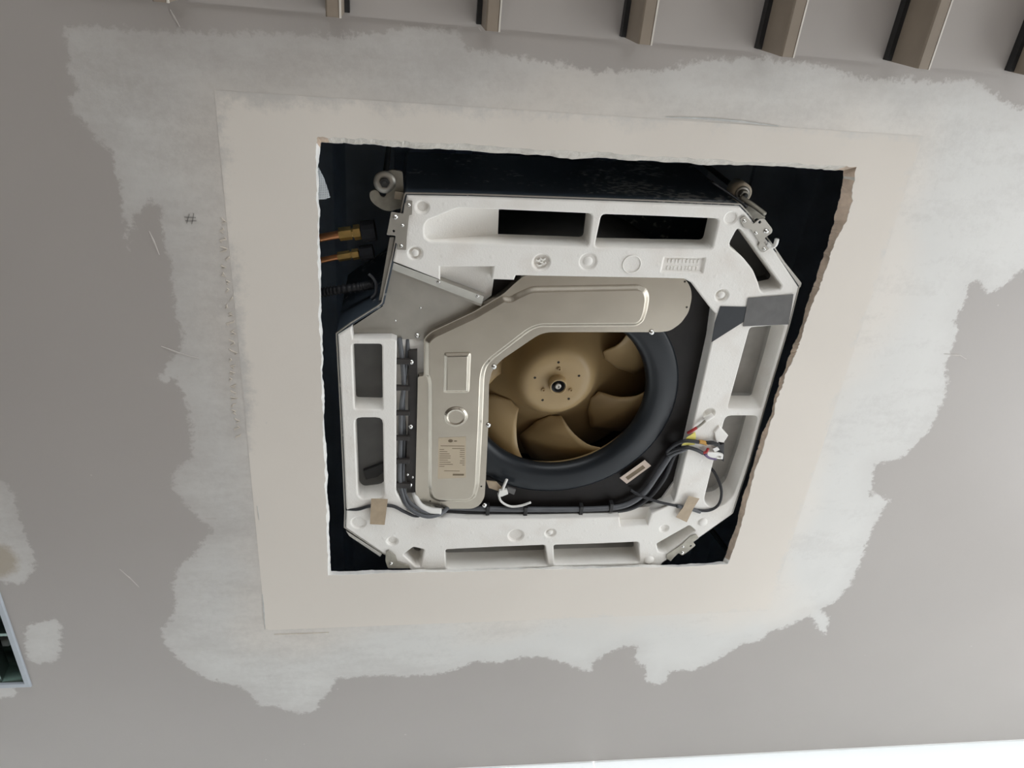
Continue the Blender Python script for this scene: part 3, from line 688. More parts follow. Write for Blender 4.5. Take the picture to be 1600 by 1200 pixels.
H_TR = [(0.2770,-0.3368),(0.2897,-0.3293),(0.3903,-0.2308),(0.3887,-0.2230),(0.3545,-0.2138),(0.3425,-0.2351),(0.3261,-0.2595),(0.2988,-0.2842),(0.2674,-0.3032)]
H_R1 = [(0.3503,-0.1435),(0.4195,-0.1514),(0.4215,-0.0603),(0.4213,0.0384),(0.3502,0.0398)]
H_R2 = [(0.3502,0.0568),(0.4218,0.0555),(0.4239,0.1654),(0.4193,0.2620),(0.3987,0.2924),(0.3699,0.2960),(0.3540,0.2780),(0.3516,0.1861)]
H_B1 = [(-0.2037,0.4120),(-0.0937,0.4060),(0.0154,0.4018),(0.0282,0.4629),(-0.0888,0.4666),(-0.1997,0.4685)]
H_B2 = [(0.0341,0.4020),(0.1280,0.3994),(0.2273,0.3948),(0.2399,0.4567),(0.1368,0.4589),(0.0426,0.4612)]
H_BL = [(-0.2728,0.4038),(-0.2492,0.4114),(-0.2560,0.4617),(-0.2658,0.4616),(-0.2942,0.4256)]
H_BR = [(0.3353,0.3471),(0.3536,0.3621),(0.3000,0.4303),(0.2795,0.4261),(0.2702,0.4010)]
H_L1 = [(-0.3947,-0.0838),(-0.3412,-0.0855),(-0.3394,0.0562),(-0.3921,0.0557)]
H_L2 = [(-0.3924,0.0746),(-0.3393,0.0736),(-0.3359,0.2673),(-0.3798,0.2740),(-0.3886,0.2624)]
holes = [rounded(h, r) for h, r in ((H_T1, .008), (H_T2, .008), (H_TR, .010), (H_R1, .006), (H_R2, .012), (H_B1, .006), (H_B2, .006), (H_BL, .004), (H_BR, .004), (H_L1, .006), (H_L2, .014))]
def cup(xy, r, depth=0.006, draft=0.0022): return (circle(xy, r, 22), depth, draft)
cc = lambda s: s[0]
CUPS = [cup(cc([(-0.2763,-0.3431)]), .0105), cup(cc([(-0.2858,-0.2621)]), .0115), cup(cc([(-0.0663,-0.2561)]), .0150, .006), cup(cc([(0.0170,-0.2612)]), .0148, .003, .004),
        cup(cc([(0.2598,-0.3534)]), .0105, .003), cup(cc([(0.2786,-0.2068)]), .0120), cup(cc([(0.3133,0.0513)]), .0115, .006, .004), cup(cc([(-0.3178,0.3870)]), .0115, .006, .003),
        cup(cc([(-0.3882,0.3351)]), .0150, .004), cup(cc([(-0.0529,0.3734)]), .0165, .005, .003), cup(cc([(0.0228,0.3667)]), .0115, .004), cup(cc([(0.2792,0.3559)]), .0098, .005, .003),
        (rounded([(0.1539,-0.2761),(0.2299,-0.2785),(0.2306,-0.2490),(0.1535,-0.2480)], .002), .005, .0025)]
mb = plate(FOAM, z(HF), z(0.072), holes=holes, cups=CUPS, ch=0.0028)
# the ramp that closes the left end of the first upper outlet
ra = [(-0.2723,-0.2822),(-0.2740,-0.3367)]; rb = [(-0.1400,-0.2926),(-0.1439,-0.3409)]
mb.add([(ra[0][0], ra[0][1] + .002, z(.027)), (ra[1][0], ra[1][1], z(.027)), (rb[1][0], rb[1][1] - .012, z(.071)), (rb[0][0], rb[0][1] + 0.02, z(.071)), (rb[1][0], rb[1][1] - .012, z(.09)), (rb[0][0], rb[0][1] + .02, z(.09))],
       [(0, 1, 2, 3), (3, 2, 4, 5)])
pan = mb.build('foam_drain_pan', M_FOAM, ac); pan['label'] = 'white polystyrene drain pan with moulded air outlets'
# ducts above the outlets, closed by their liners
for hl, dz, mm in ((H_L1, .066, 1), (H_L2, .066, 1), (H_R1, .092, 0), (H_R2, .092, 0), (H_B1, .13, 0), (H_B2, .13, 0), (H_TR, .100, 1), (H_BL, .09, 0), (H_BR, .09, 0)):
    dm = MB(); lo = offset(ccw(hl), -.004); hi = offset(ccw(hl), -.0005)
    if dz > .072: ringwall(dm, lo, lo, z(.071), z(dz), True)
    kk = len(dm.V); dm.V += [(x, y, z(dz)) for x, y in offset(ccw(hl), -.006)]; dm.F += [tuple(i + kk for i in t) for t in tess([offset(ccw(hl), -.006)])]
    dm.build('outlet_liner', M_LINER if mm else M_LINER2, pan)
plate([(-0.3792,0.2291),(-0.3376,0.2092),(-0.3375,0.2321),(-0.3506,0.2454),(-0.3742,0.2522)], z(.058), z(.066), ch=.001).build('outlet_pad', M_BLACK, pan)['label'] = 'black pad inside the lower left outlet'
# shallow shelves behind the notches in the pan's inner edge
for nm, q, h0 in (('foam_shelf', [(-0.3247,-0.0969),(-0.2663,-0.0989),(-0.2441,0.3487),(-0.3363,0.3482)], .045), ('foam_shelf', [(-0.2507,-0.2441),(-0.1423,-0.2492),(-0.1459,-0.1775),(-0.1635,-0.1615),(-0.2373,-0.1937),(-0.2720,-0.2118)], .047), ('foam_shelf', [(0.1641,0.3191),(0.2645,0.3085),(0.2775,0.3752),(0.1730,0.3744)], .042), ('foam_shelf', [(0.3251,0.2404),(0.3198,0.3119),(0.2592,0.3523),(0.2072,0.3520),(0.2649,0.3046),(0.2861,0.2493)], .046)):
    plate(q, z(h0), z(h0 + 0.02), ch=0.001).build(nm, M_FOAM, pan)
# moulded marks: raised centre discs, ring, and the worn moulded lettering
def disc(xy, r, za, zb, n=20): 
    m_ = MB(); lathe(xy[0], xy[1], [(0.0001, za), (r * 0.8, za), (r, za + 0.0015), (r * 1.05, zb)], n, m_); return m_
for xy, r in ((cc([(0.0170,-0.2612)]), .0085), (cc([(0.2786,-0.2068)]), .0066), (cc([(0.0228,0.3667)]), .0062), (cc([(-0.2858,-0.2621)]), .006)):
    disc(xy, r, z(HF + 0.0008), z(HF + 0.007)).build('moulded_boss', M_FOAM, pan, True)
xy = cc([(0.0966,-0.2601)])
lathe(xy[0], xy[1], [(.0150, z(HF) + .001), (.0158, z(HF) - .0016), (.0172, z(HF) - .0016), (.0180, z(HF) + .001)], 30).build('moulded_ring', M_FOAM, pan, True)
for xy, r in ((cc([(0.3646,0.3380)]), .0115), (cc([(0.2612,0.4492)]), .0125)):
    lathe(xy[0], xy[1], [(.0001, z(HF) - .005), (r * .5, z(HF) - .0045), (r * .85, z(HF) - .0025), (r, z(HF) + .001)], 20).build('moulded_boss', M_FOAM, pan, True)
mk = MB()
t0 = [(0.1650,-0.2681),(0.2199,-0.2695),(0.1654,-0.2547),(0.2205,-0.2560)]
rr = random.Random(4)
for row in (0, 1):
    a_, b_ = t0[row * 2], t0[row * 2 + 1]
    for k in range(9):
        t = k / 8; x_ = a_[0] + (b_[0] - a_[0]) * t; y_ = a_[1] + (b_[1] - a_[1]) * t
        w_ = rr.choice((.0012, .0016, .0022)); mk.box(x_ - w_, x_ + w_, y_ - .0035, y_ + .0035, z(HF + .0036), z(HF + .0055))
mk.build('moulded_lettering', M_FOAM, pan)['label'] = 'worn raised lettering moulded in the foam'
m_ = MB(); xy = cc([(-0.0663,-0.2561)])
for k, (dx, dy, l) in enumerate(((-.006, -.003, .004), (.002, -.006, .005), (.005, .002, .004), (-.003, .005, .005), (.0, .0, .003))):
    tube([(xy[0] + dx - l, xy[1] + dy, z(HF + .005)), (xy[0] + dx, xy[1] + dy + l * .6, z(HF + .0035)), (xy[0] + dx + l, xy[1] + dy, z(HF + .005))], .0016, 6, m_, 3)
m_.build('moulded_mark', M_FOAM, pan, True)['label'] = 'round moulded mark'

# fan housing: flat dark plate and bell-mouth ring
fl = [(-0.3388,-0.0939),(-0.2269,-0.2187),(0.2343,-0.2395),(0.3009,-0.1705),(0.3076,-0.0879),(0.3274,0.2789),(0.2471,0.3612),(-0.2821,0.3581),(-0.3301,0.2967)]
plate(fl, z(0.052), z(0.056), holes=[circle((AX, AY), 0.230, 56)]).build('housing_plate', M_PLATE, ac)['label'] = 'dark brown plate around the fan inlet'
bell = lathe(AX, AY, [(.240, z(.054)), (.239, z(.0505)), (.234, z(.0485)), (.215, z(.0465)), (.198, z(.0460)), (.189, z(.0475)), (.1825, z(.0515)), (.1785, z(.057)), (.1762, z(.063)), (.1755, z(.069)), (.178, z(.070)), (.183, z(.058)), (.20, z(.050))], 96)
bo_ = bell.build('bell_mouth', M_BELL, ac, True); bo_['label'] = 'blue-black bell-mouth ring around the fan'

# fan: back plate with conical hub, six leaning blades, shroud
fan = lathe(AX, AY, [(.0001, z(.104)), (.022, z(.104)), (.048, z(.102)), (.062, z(.103)), (.070, z(.106)), (.078, z(.113)), (.085, z(.124)), (.092, z(.136)), (.100, z(.146)), (.115, z(.158)), (.14, z(.172)), (.18, z(.186)), (.25, z(.20)), (.25, z(.204))], 96).build('fan', M_FAN, ac, True)
fan['label'] = 'tan plastic turbo fan with a domed hub'
lathe(AX, AY, [(.0195, z(.106)), (.0185, z(.094)), (.0175, z(.087)), (.0155, z(.086)), (.0145, z(.088)), (.0135, z(.098)), (.0001, z(.098))], 32).build('hub_boss', M_FAN, fan, True)
lathe(AX, AY, [(.0138, z(.0890)), (.0132, z(.0888)), (.0128, z(.0965)), (.0001, z(.0965))], 24).build('hub_recess', M_BLACK, fan, True)['label'] = 'black recess in the hub'
lathe(AX, AY, [(.0001, z(.0895)), (.0020, z(.0895)), (.0024, z(.0882)), (.0058, z(.0882)), (.0064, z(.0892)), (.0064, z(.097))], 20).build('shaft_end', M_ZINC2, fan, True)['label'] = 'shiny motor shaft end'
for px in [(0.0079,-0.0129),(-0.0366,0.0241),(0.0544,0.0172),(-0.0148,0.0772),(0.0402,0.0729)]:
    lathe(px[0], px[1], [(.0028, z(.1022)), (.0026, z(.1018)), (.0001, z(.1019))], 12).build('balance_hole', M_HOLE, fan)
for px in [(0.0111,0.0018),(-0.0162,0.0524),(0.0414,0.0511)]:
    lathe(px[0], px[1], [(.0042, z(.103)), (.0040, z(.0995)), (.0022, z(.0992)), (.0020, z(.1015)), (.0001, z(.1015))], 14).build('hub_pip', M_FAN, fan, True)
def back_h(r):
    P = [(.0, .104), (.062, .103), (.078, .113), (.092, .136), (.100, .146), (.115, .158), (.14, .172), (.18, .186), (.25, .20)]
    return float(np.interp(r, [a for a, b in P], [b for a, b in P]))
def tip_deg(r): return float(np.interp(r, [.095, .11, .14, .178, .21, .245], [77, 75, 69, 60, 51, 40]))
def lean_deg(r): return float(np.interp(r, [.095, .112, .137, .184, .245], [4, 12, 30, 48, 54]))
def make_blade(off):
    """Thick leaning blade: broad face towards the inlet, then a steep drop to the back plate."""
    NS, NT = 16, 12; V = []
    for i in range(NS):
        s_ = i / (NS - 1); r = .112 + (.246 - .112) * s_
        tip = float(np.interp(r, [.095, .12, .15, .178, .245], [.155, .143, .116, .102, .104]))
        low = tip + .8 * (back_h(r) - tip)
        for j in range(NT):
            if j < 9:
                t = j / 8; a = tip_deg(r) + lean_deg(r) * t; hh = tip + (low - tip) * (t ** 1.15)
            else:
                t = (j - 8) / 3; a = tip_deg(r) + lean_deg(r) - 4 * t; hh = low + (back_h(r) + .003 - low) * t
            a = math.radians(a + off)
            V.append((AX + r * math.cos(a), AY + r * math.sin(a), z(hh)))
    Fc = [(i * NT + j, i * NT + j + 1, (i + 1) * NT + j + 1, (i + 1) * NT + j) for i in range(NS - 1) for j in range(NT - 1)]
    o = build('fan_blade', V, Fc, M_FAN, fan, True)
    md = o.modifiers.new('thickness', 'SOLIDIFY'); md.thickness = 0.003; md.offset = 0
    return o
for k in range(7): make_blade(360 / 7 * k)
lathe(AX, AY, [(.198, z(.080)), (.197, z(.092)), (.201, z(.100)), (.21, z(.106)), (.25, z(.114)), (.25, z(.117)), (.21, z(.110)), (.199, z(.104)), (.194, z(.094)), (.195, z(.080))], 80).build('fan_shroud', M_FAN, fan, True)

# control box cover: pressed sheet with raised panel
HC = 0.031
COV = [(-0.2746,-0.0139),(-0.2638,-0.0142),(-0.2662,-0.0914),(-0.2618,-0.0995),(-0.2528,-0.1090),(-0.1781,-0.1517),(-0.1262,-0.1891),(-0.1094,-0.2085),(-0.0915,-0.2264),(0.1990,-0.2369),(0.2109,-0.2273),(0.2215,-0.2125),(0.2266,-0.1947),(0.2266,-0.1658),(0.2164,-0.1428),(0.1983,-0.1259),(0.1775,-0.1225),(-0.0369,-0.1151),(-0.0532,-0.1092),(-0.0688,-0.0966),(-0.1150,-0.0571),(-0.1272,-0.0429),(-0.1358,-0.0274),(-0.1387,-0.0004),(-0.1331,0.0907),(-0.1281,0.2306),(-0.1274,0.2762),(-0.1355,0.2969),(-0.1498,0.3073),(-0.2323,0.3071),(-0.2540,0.2984),(-0.2679,0.2796),(-0.2723,0.2611)]
RAISED = [(-0.2560,0.0025),(-0.2589,-0.0129),(-0.2627,-0.0170),(-0.2650,-0.0902),(-0.2606,-0.0982),(-0.2516,-0.1077),(-0.1768,-0.1505),(-0.1260,-0.1866),(-0.1152,-0.1833),(-0.1043,-0.1913),(-0.0778,-0.2061),(0.1224,-0.2184),(0.1373,-0.2102),(0.1452,-0.1939),(0.1461,-0.1628),(0.1423,-0.1428),(0.1304,-0.1330),(-0.0549,-0.1251),(-0.0709,-0.1166),(-0.1332,-0.0566),(-0.1454,-0.0410),(-0.1488,-0.0200),(-0.1448,0.0879),(-0.1408,0.2390),(-0.1451,0.2745),(-0.1579,0.2865),(-0.2250,0.2881),(-0.2414,0.2779),(-0.2474,0.2560)]
RAISED = rounded(RAISED, .010, 3); COVr = rounded(COV, .008, 3)
REC = rounded([(-0.2289,-0.0697),(-0.1779,-0.0726),(-0.1760,0.0165),(-0.2263,0.0176)], .006, 3)
CIRC = circle(cc([(-0.1990,0.0710)]), .0235, 32)
cv = MB()
def fill(mb, loops, zz, up=False):
    loops = [ccw(l) for l in loops]; k = len(mb.V)
    for l in loops: mb.V += [(x, y, zz) for x, y in l]
    mb.F += [tuple(i + k for i in t) for t in tess(loops)]
def slope(mb, a, b, za, zb): ringwall(mb, ccw(a), ccw(b), za, zb)
RH = 0.0058
def ease(t): return (max(0.0, min(1.0, (t - .1) / .8)) * 2 + t * t * (3 - 2 * t)) / 3
def ramp(mb, lp, width, z0_, z1_, n_=6):
    prev = ccw(lp); pz = z0_
    for k_ in range(1, n_ + 1):
        cur = offset(ccw(lp), width * k_ / n_); cz = z0_ + (z1_ - z0_) * ease(k_ / n_)
        ringwall(mb, prev, cur, pz, cz); prev, pz = cur, cz
    return prev
fill(cv, [COVr, RAISED], z(HC))
rin = ramp(cv, RAISED, .0100, z(HC), z(HC) - RH)
fill(cv, [rin, REC, CIRC], z(HC) - RH)
l2 = ramp(cv, REC, .0075, z(HC) - RH, z(HC) - RH - .0044); fill(cv, [l2], z(HC) - RH - .0044)
l2 = ramp(cv, CIRC, .0055, z(HC) - RH, z(HC) - RH - .0034); l2 = ramp(cv, l2, .0035, z(HC) - RH - .0034, z(HC) - RH - .0020, 4); fill(cv, [l2], z(HC) - RH - .0020)
ringwall(cv, ccw(COVr), ccw(COVr), z(HC), z(0.05))
cover = cv.build('control_box_cover', M_ZINC, ac); cover['label'] = 'L-shaped galvanised control box cover with pressed ridges'
md = cover.modifiers.new('weld', 'WELD'); md.merge_threshold = 0.0001
for p in [(0.1625,-0.1220),(-0.1318,-0.0386),(-0.1329,0.0938),(-0.1260,0.2969)]: screw(p, HC - .001, cover, .0050)
for p in [(0.2206,-0.1761),(-0.1362,0.2474),(0.2060,-0.2271),(-0.2411,0.2864)]: lathe(p[0], p[1], [(.0020, z(HC) - .0002), (.0019, z(HC) - .0004), (.0001, z(HC) - .0004)], 10).build('screw_hole', M_HOLE, cover)
# rating label with its print (too small to read)
HLB = HC - RH - 0.0004
lab = plate([(-0.2306,0.1221),(-0.1763,0.1183),(-0.1703,0.2200),(-0.2278,0.2235)], z(HLB), z(HLB) + .0003).build('rating_label', M_LABEL, cover); lab['label'] = 'small tan rating label with dark print'
ink = MB()
def bar(x0, y0, x1, y1, th=1.0):
    q = PXF(x0, y0, x1, y1, th); ink.box(min(q[0][0], q[1][0]), max(q[0][0], q[1][0]), q[0][1] - .0006 * th, q[0][1] + .0006 * th, z(HLB) - .0002, z(HLB) + .0001)
L0, L1, L2, L3 = [(-0.2306,0.1221),(-0.1763,0.1183),(-0.1703,0.2200),(-0.2278,0.2235)]
def PXF(x0, y0, x1, y1, th):
    """Label-relative print position: fractions of the label's width and height."""
    f = lambda u, v: ((L0[0] * (1 - u) + L1[0] * u) * (1 - v) + (L3[0] * (1 - u) + L2[0] * u) * v, (L0[1] * (1 - u) + L1[1] * u) * (1 - v) + (L3[1] * (1 - u) + L2[1] * u) * v)
    return [f(x0, y0), f(x1, y1)]
bar(.08, .19, .95, .19, 1.0)
bar(.5, .265, .95, .265)
for k, (wl, wr) in enumerate(((.16, 0), (.28, .16), (.36, .17), (.40, .17), (.40, .17), (.30, .08), (.40, .16), (.48, .17), (.18, .08))):
    y = .275 + k * .0515; bar(.05, y, .05 + wl, y)
    if wr: bar(.95 - wr, y - .008, .95, y - .008)
bar(.22, .805, .78, .80, .9); bar(.53, .91, .93, .91, 3.6)
c0 = PXF(.44, .08, .44, .08, 1)[0]; c1 = PXF(.62, .09, .62, .09, 1)[0]
for c_, rx, ry in ((c0, .0048, .0038), (c1, .0036, .0014)):
    k = len(ink.V); e_ = circle(c_, rx, 16, ry); ink.V += [(x, y, z(HLB) - .0003) for x, y in e_]; ink.F.append(tuple(k + i for i in range(16)))
ink.build('label_print', M_PRINT, lab)['label'] = 'dark round logo, rows of tiny print and a code block'

# corner plate, upper left
HP = 0.043
plate([(-0.3292,-0.2229),(-0.3367,-0.1813),(-0.3411,-0.1500),(-0.3467,-0.1460),(-0.3959,-0.1071),(-0.3940,-0.0824),(-0.2671,-0.0866),(-0.2603,-0.0948),(-0.1541,-0.1560),(-0.1632,-0.1684)], z(HP), z(HP) + .002).build('corner_plate', M_ZINC2, ac)['label'] = 'grey steel corner plate beside the control box'
cp = bpy.data.objects['corner_plate']
lp = MB(); a0, a1, a2, a3 = [(-0.3236,-0.2414),(-0.1618,-0.1843),(-0.1640,-0.1654),(-0.3289,-0.2270)]
b = (.012, -.004)
lp.add([(a0[0], a0[1], z(.026)), (a1[0], a1[1], z(.026)), (a2[0], a2[1], z(.034)), (a3[0], a3[1], z(.034)), (a2[0] - .001, a2[1] + .004, z(.0335)), (a3[0] - .001, a3[1] + .004, z(.0335)), (a2[0] - .001, a2[1] + .004, z(.044)), (a3[0] - .001, a3[1] + .004, z(.044)), (a0[0], a0[1], z(.044)), (a1[0], a1[1], z(.044))],
       [(0, 1, 2, 3), (3, 2, 4, 5), (5, 4, 6, 7), (1, 0, 8, 9), (0, 3, 5, 7, 8), (2, 1, 9, 6, 4)])
lip = lp.build('folded_lip', M_ZINC2, cp)
for p in [(-0.2441,-0.2084),(-0.1734,-0.1843)]: screw(p, .029, cp, .0040)
screw(cc([(-0.2779,-0.0942)]), HP - .001, cp, .0045); screw(cc([(-0.3292,-0.0911)]), HP - .001, cp, .0028, M_RAIL)
screw(cc([(-0.2736,-0.1501)]), HP - .0005, cp, .0018); screw(cc([(-0.3180,-0.1228)]), HP - .0005, cp, .0018)
fg = [(-0.3295,-0.2831),(-0.3220,-0.2835),(-0.3386,-0.1675),(-0.3476,-0.1659)]
plate(fg, z(.034), z(.038)).build('side_flange', M_ZINC2, ac)['label'] = 'narrow grey steel flange strip'

# corner clips
def clip(loop, h, name='corner_clip', m=M_ZINC2, holes_=(), studs=(), parent=None, label=None):
    o = plate(loop, z(h), z(h + .0022), holes=[circle(q, r, 10) for q, r in holes_], ch=.0005).build(name, m, ac)
    if label: o['label'] = label
    for q, r in studs: screw(q, h - .0003, o, r)
    return o
clip(rounded([(-0.3006,-0.3545),(-0.2923,-0.3539),(-0.2928,-0.3301),(-0.2970,-0.3299),(-0.3004,-0.2910),(-0.3010,-0.2682),(-0.3171,-0.2686),(-0.3162,-0.2789),(-0.3205,-0.2809),(-0.3196,-0.2933),(-0.3344,-0.2937),(-0.3274,-0.3336),(-0.3075,-0.3315),(-0.3057,-0.3488)], .002, 2), .0165, label='stepped steel clip at the upper left corner',
     studs=[(cc([(-0.2984,-0.3471)]), .0030), (cc([(-0.3082,-0.3117)]), .0028), (cc([(-0.3097,-0.2758)]), .0030), (cc([(-0.3200,-0.3254)]), .0042)], holes_=[(cc([(-0.3229,-0.3010)]), .0022)])
clip(rounded([(0.2750,-0.3540),(0.2829,-0.3602),(0.3020,-0.3462),(0.3101,-0.3559),(0.3192,-0.3575),(0.3399,-0.3388),(0.3407,-0.3318),(0.3302,-0.3218),(0.3297,-0.3146),(0.3441,-0.3021),(0.3340,-0.2943),(0.3211,-0.3058),(0.3228,-0.3130),(0.2997,-0.3367),(0.2862,-0.3384)], .002, 2), .0165, label='stepped steel clip at the upper right corner',
     studs=[(cc([(0.2841,-0.3510)]), .0030), (cc([(0.3110,-0.3303)]), .0028), (cc([(0.3344,-0.3016)]), .0030), (cc([(0.3290,-0.3347)]), .0042)], holes_=[(cc([(0.3128,-0.3502)]), .0026)])
clip(rounded([(0.2978,0.4313),(0.3166,0.4122),(0.3289,0.3990),(0.3422,0.3763),(0.3560,0.3708),(0.3645,0.3822),(0.3534,0.3935),(0.3616,0.4032),(0.3476,0.4223),(0.3363,0.4338),(0.3255,0.4259),(0.3177,0.4394),(0.3124,0.4511),(0.3017,0.4431)], .002, 2), .0165, m=M_RUST, label='weathered steel clip at the lower right corner',
     studs=[(cc([(0.3342,0.4241)]), .0040), (cc([(0.3321,0.4067)]), .0028)], holes_=[(cc([(0.3499,0.4049)]), .0022)])
clip(rounded([(-0.3310,0.4131),(-0.3243,0.4095),(-0.3105,0.4244),(-0.3062,0.4411),(-0.2798,0.4547),(-0.2796,0.4622),(-0.3266,0.4614),(-0.3322,0.4388)], .002, 2), .0165, m=M_RUST, label='weathered steel clip at the lower left corner', studs=[(cc([(-0.3199,0.4465)]), .0040)])
# latch hook beside the upper right clip
tube(path([(0.3378,-0.3113),(0.3463,-0.3069),(0.3510,-0.3119),(0.3504,-0.3227)], [.018, .016, .013, .011]), .0042, 8).build('latch_hook', M_WHITEP, ac, True)['label'] = 'small bright curled hook at the upper right clip'
# slim steel strips along the two chamfered sides
for q in ([(0.3589,-0.2955),(0.3660,-0.2922),(0.4285,-0.2372),(0.4287,-0.2281)], [(-0.4143,0.3594),(-0.4079,0.3736),(-0.3436,0.4324),(-0.3395,0.4250)]):
    plate(q, z(.023), z(.030)).build('edge_strip', M_ZINC2, ac)
# suspension brackets
def bracket(loop, h, label, holes_=()):
    o = plate(rounded(loop, .004, 2), z(h), z(h + .004), holes=holes_, ch=.0006).build('suspension_bracket', M_RUST, ac); o['label'] = label; return o
hk = [(-0.3648,-0.3520),(-0.3553,-0.3569),(-0.3489,-0.3540),(-0.3468,-0.3465),(-0.3404,-0.3436),(-0.3361,-0.3493),(-0.3394,-0.3578),(-0.3447,-0.3705),(-0.3395,-0.3857),(-0.3280,-0.3917),(-0.3101,-0.3896),(-0.3074,-0.3553),(-0.3080,-0.3277),(-0.3209,-0.3236),(-0.3295,-0.3198),(-0.3424,-0.3224),(-0.3563,-0.3305),(-0.3638,-0.3389)]
br = bracket(hk, .06, 'hook-shaped steel hanging bracket at the upper left corner', [circle(cc([(-0.3393,-0.3711)]), .0058, 14)])
q_ = cc([(-0.3393,-0.3711)])
lathe(q_[0], q_[1], [(.0050, z(.0575)), (.0065, z(.0560)), (.0185, z(.0555)), (.0185, z(.0590)), (.0050, z(.0590))], 28).build('washer', M_ZINC2, br, True)['label'] = 'wide round washer under the bracket'
lathe(q_[0], q_[1], [(.0001, z(.049)), (.0044, z(.0485)), (.0046, z(.0500)), (.0080, z(.0500)), (.0080, z(.0558)), (.0046, z(.0558))], 6).build('nut', M_ROD, br)
plate([(-0.3223,-0.3581),(-0.3073,-0.3568),(-0.3082,-0.3436),(-0.3232,-0.3449)], z(.052), z(.055)).build('bracket_tab', M_ZINC, br)['label'] = 'bright folded tab'
tr = bracket([(0.2964,-0.3693),(0.3083,-0.3653),(0.3423,-0.3482),(0.3336,-0.3394),(0.3244,-0.3461),(0.3157,-0.3372),(0.3027,-0.3497)], .055, 'steel hanging bracket at the upper right corner')
tube(path([(0.2832,-0.3821),(0.3021,-0.3739),(0.3305,-0.3579)], [.055, .045, .04]), .0042, 8).build('bracket_bolt', M_RUST, tr, True)['label'] = 'dark bolt pointing outwards'
tube(path([(0.2227,-0.4069),(0.2603,-0.3876),(0.2964,-0.3678)], [.05, .048, .045]), .0022, 6).build('bracket_wire', M_CABLE2, tr, True)

# tapes
plate([(-0.3613,0.2642),(-0.3279,0.2659),(-0.3340,0.3338),(-0.3642,0.3318)], z(.0118), z(.0124)).build('tape_strip', M_TAPE, ac)['label'] = 'brown tape strip at the lower left of the foam'
plate([(0.3116,0.2570),(0.3377,0.2640),(0.3295,0.2924),(0.3230,0.3304),(0.2950,0.3157),(0.3054,0.2888)], z(.0112), z(.0118)).build('tape_strip', M_TAPE, ac)['label'] = 'brown tape strip holding a wire at the lower right'
plate([(0.3297,-0.2046),(0.4165,-0.2160),(0.4203,-0.1899),(0.4244,-0.1539),(0.3345,-0.1466)], z(.0180), z(.0186)).build('foil_tape', M_GTAPE, ac)['label'] = 'grey tape patch at the upper right of the foam'
plate([(0.2804,-0.1858),(0.3356,-0.1866),(0.3356,-0.1574),(0.2803,-0.1107),(0.2772,-0.1513)], z(.0186), z(.0196)).build('black_triangle', mat('black_triangle_sheet', (.03, .033, .038), .7, var=.1), ac)['label'] = 'thin black triangle on the foam'  # thin black sheet laid over the foam bar
# sticker and marks on the plate
st = plate([(0.2094,0.1863),(0.2263,0.2013),(0.1808,0.2496),(0.1625,0.2341)], z(.0440), z(.0446)).build('sticker', M_PINK, bo_); st['label'] = 'small beige sticker on the bell-mouth'
plate([(0.2076,0.1997),(0.2145,0.2065),(0.1819,0.2392),(0.1750,0.2323)], z(.0436), z(.0440)).build('sticker_print', M_PRINT, st)

# cable rail on the left of the cover
rail = plate([(-0.2936,-0.0640),(-0.2772,-0.0658),(-0.2752,0.0059),(-0.2708,0.2684),(-0.2892,0.2684),(-0.2935,0.1865),(-0.2903,0.0936)], z(.036), z(.05), ch=.001).build('cable_rail', M_RAIL, ac); rail['label'] = 'dark cable rail with clips beside the cover'
for yy, x0 in ((565, 620), (606, 619), (645, 619), (684, 619), (721, 619), (758, 620)):
    pass
for q in ([(-0.3156,-0.0515),(-0.2898,-0.0509),(-0.2895,-0.0414),(-0.3155,-0.0406)], [(-0.3148,0.0064),(-0.2897,0.0072),(-0.2895,0.0156),(-0.3147,0.0162)], [(-0.3141,0.0637),(-0.2884,0.0632),(-0.2882,0.0720),(-0.3140,0.0725)], [(-0.3133,0.1219),(-0.2872,0.1215),(-0.2870,0.1307),(-0.3132,0.1310)], [(-0.3126,0.1777),(-0.2859,0.1774),(-0.2857,0.1869),(-0.3125,0.1872)], [(-0.3118,0.2372),(-0.2820,0.2388),(-0.2817,0.2504),(-0.3117,0.2488)]):
    plate(q, z(.026), z(.034), ch=.0012).build('cable_clip', M_RAIL, rail)
for p in [(-0.2872,-0.0422),(-0.2851,0.1028),(-0.2831,0.2468)]: screw(p, .0345, rail, .0046)
for p in [(-0.2889,0.2205),(-0.2784,0.2270)]: screw(p, .0345, rail, .0025)
# cables
cb = thing
tube([(-0.3105,-0.0883,2.7420),(-0.3051,-0.0488,2.7360),(-0.3006,0.0065,2.7360),(-0.3044,0.0655,2.7380),(-0.3045,0.1409,2.7380),(-0.3042,0.2336,2.7340),(-0.2942,0.2773,2.7220),(-0.2753,0.2979,2.7120),(-0.2459,0.3109,2.7110),(-0.2193,0.3084,2.7160),(-0.2026,0.3062,2.7340)], .0046, 8).build('cable', M_CABLE, ac, True)['label'] = 'grey cable running down the clips and under the cover'
tube([(-0.2953,-0.0858,2.7480),(-0.2956,-0.0458,2.7420),(-0.3013,0.0387,2.7420),(-0.2969,0.1450,2.7440),(-0.2976,0.2450,2.7380),(-0.2877,0.2756,2.7240),(-0.2703,0.2902,2.7150),(-0.2462,0.3014,2.7140),(-0.2162,0.3080,2.7300)], .0040, 8).build('cable', M_CABLE, ac, True)
tube([(-0.2733,0.2716,2.7400),(-0.2705,0.2805,2.7300),(-0.2597,0.2910,2.7200),(-0.2409,0.2988,2.7170),(-0.2181,0.3032,2.7180)], .0068, 10).build('white_hose', M_WHITEP, ac, True)['label'] = 'white hose end below the cover'
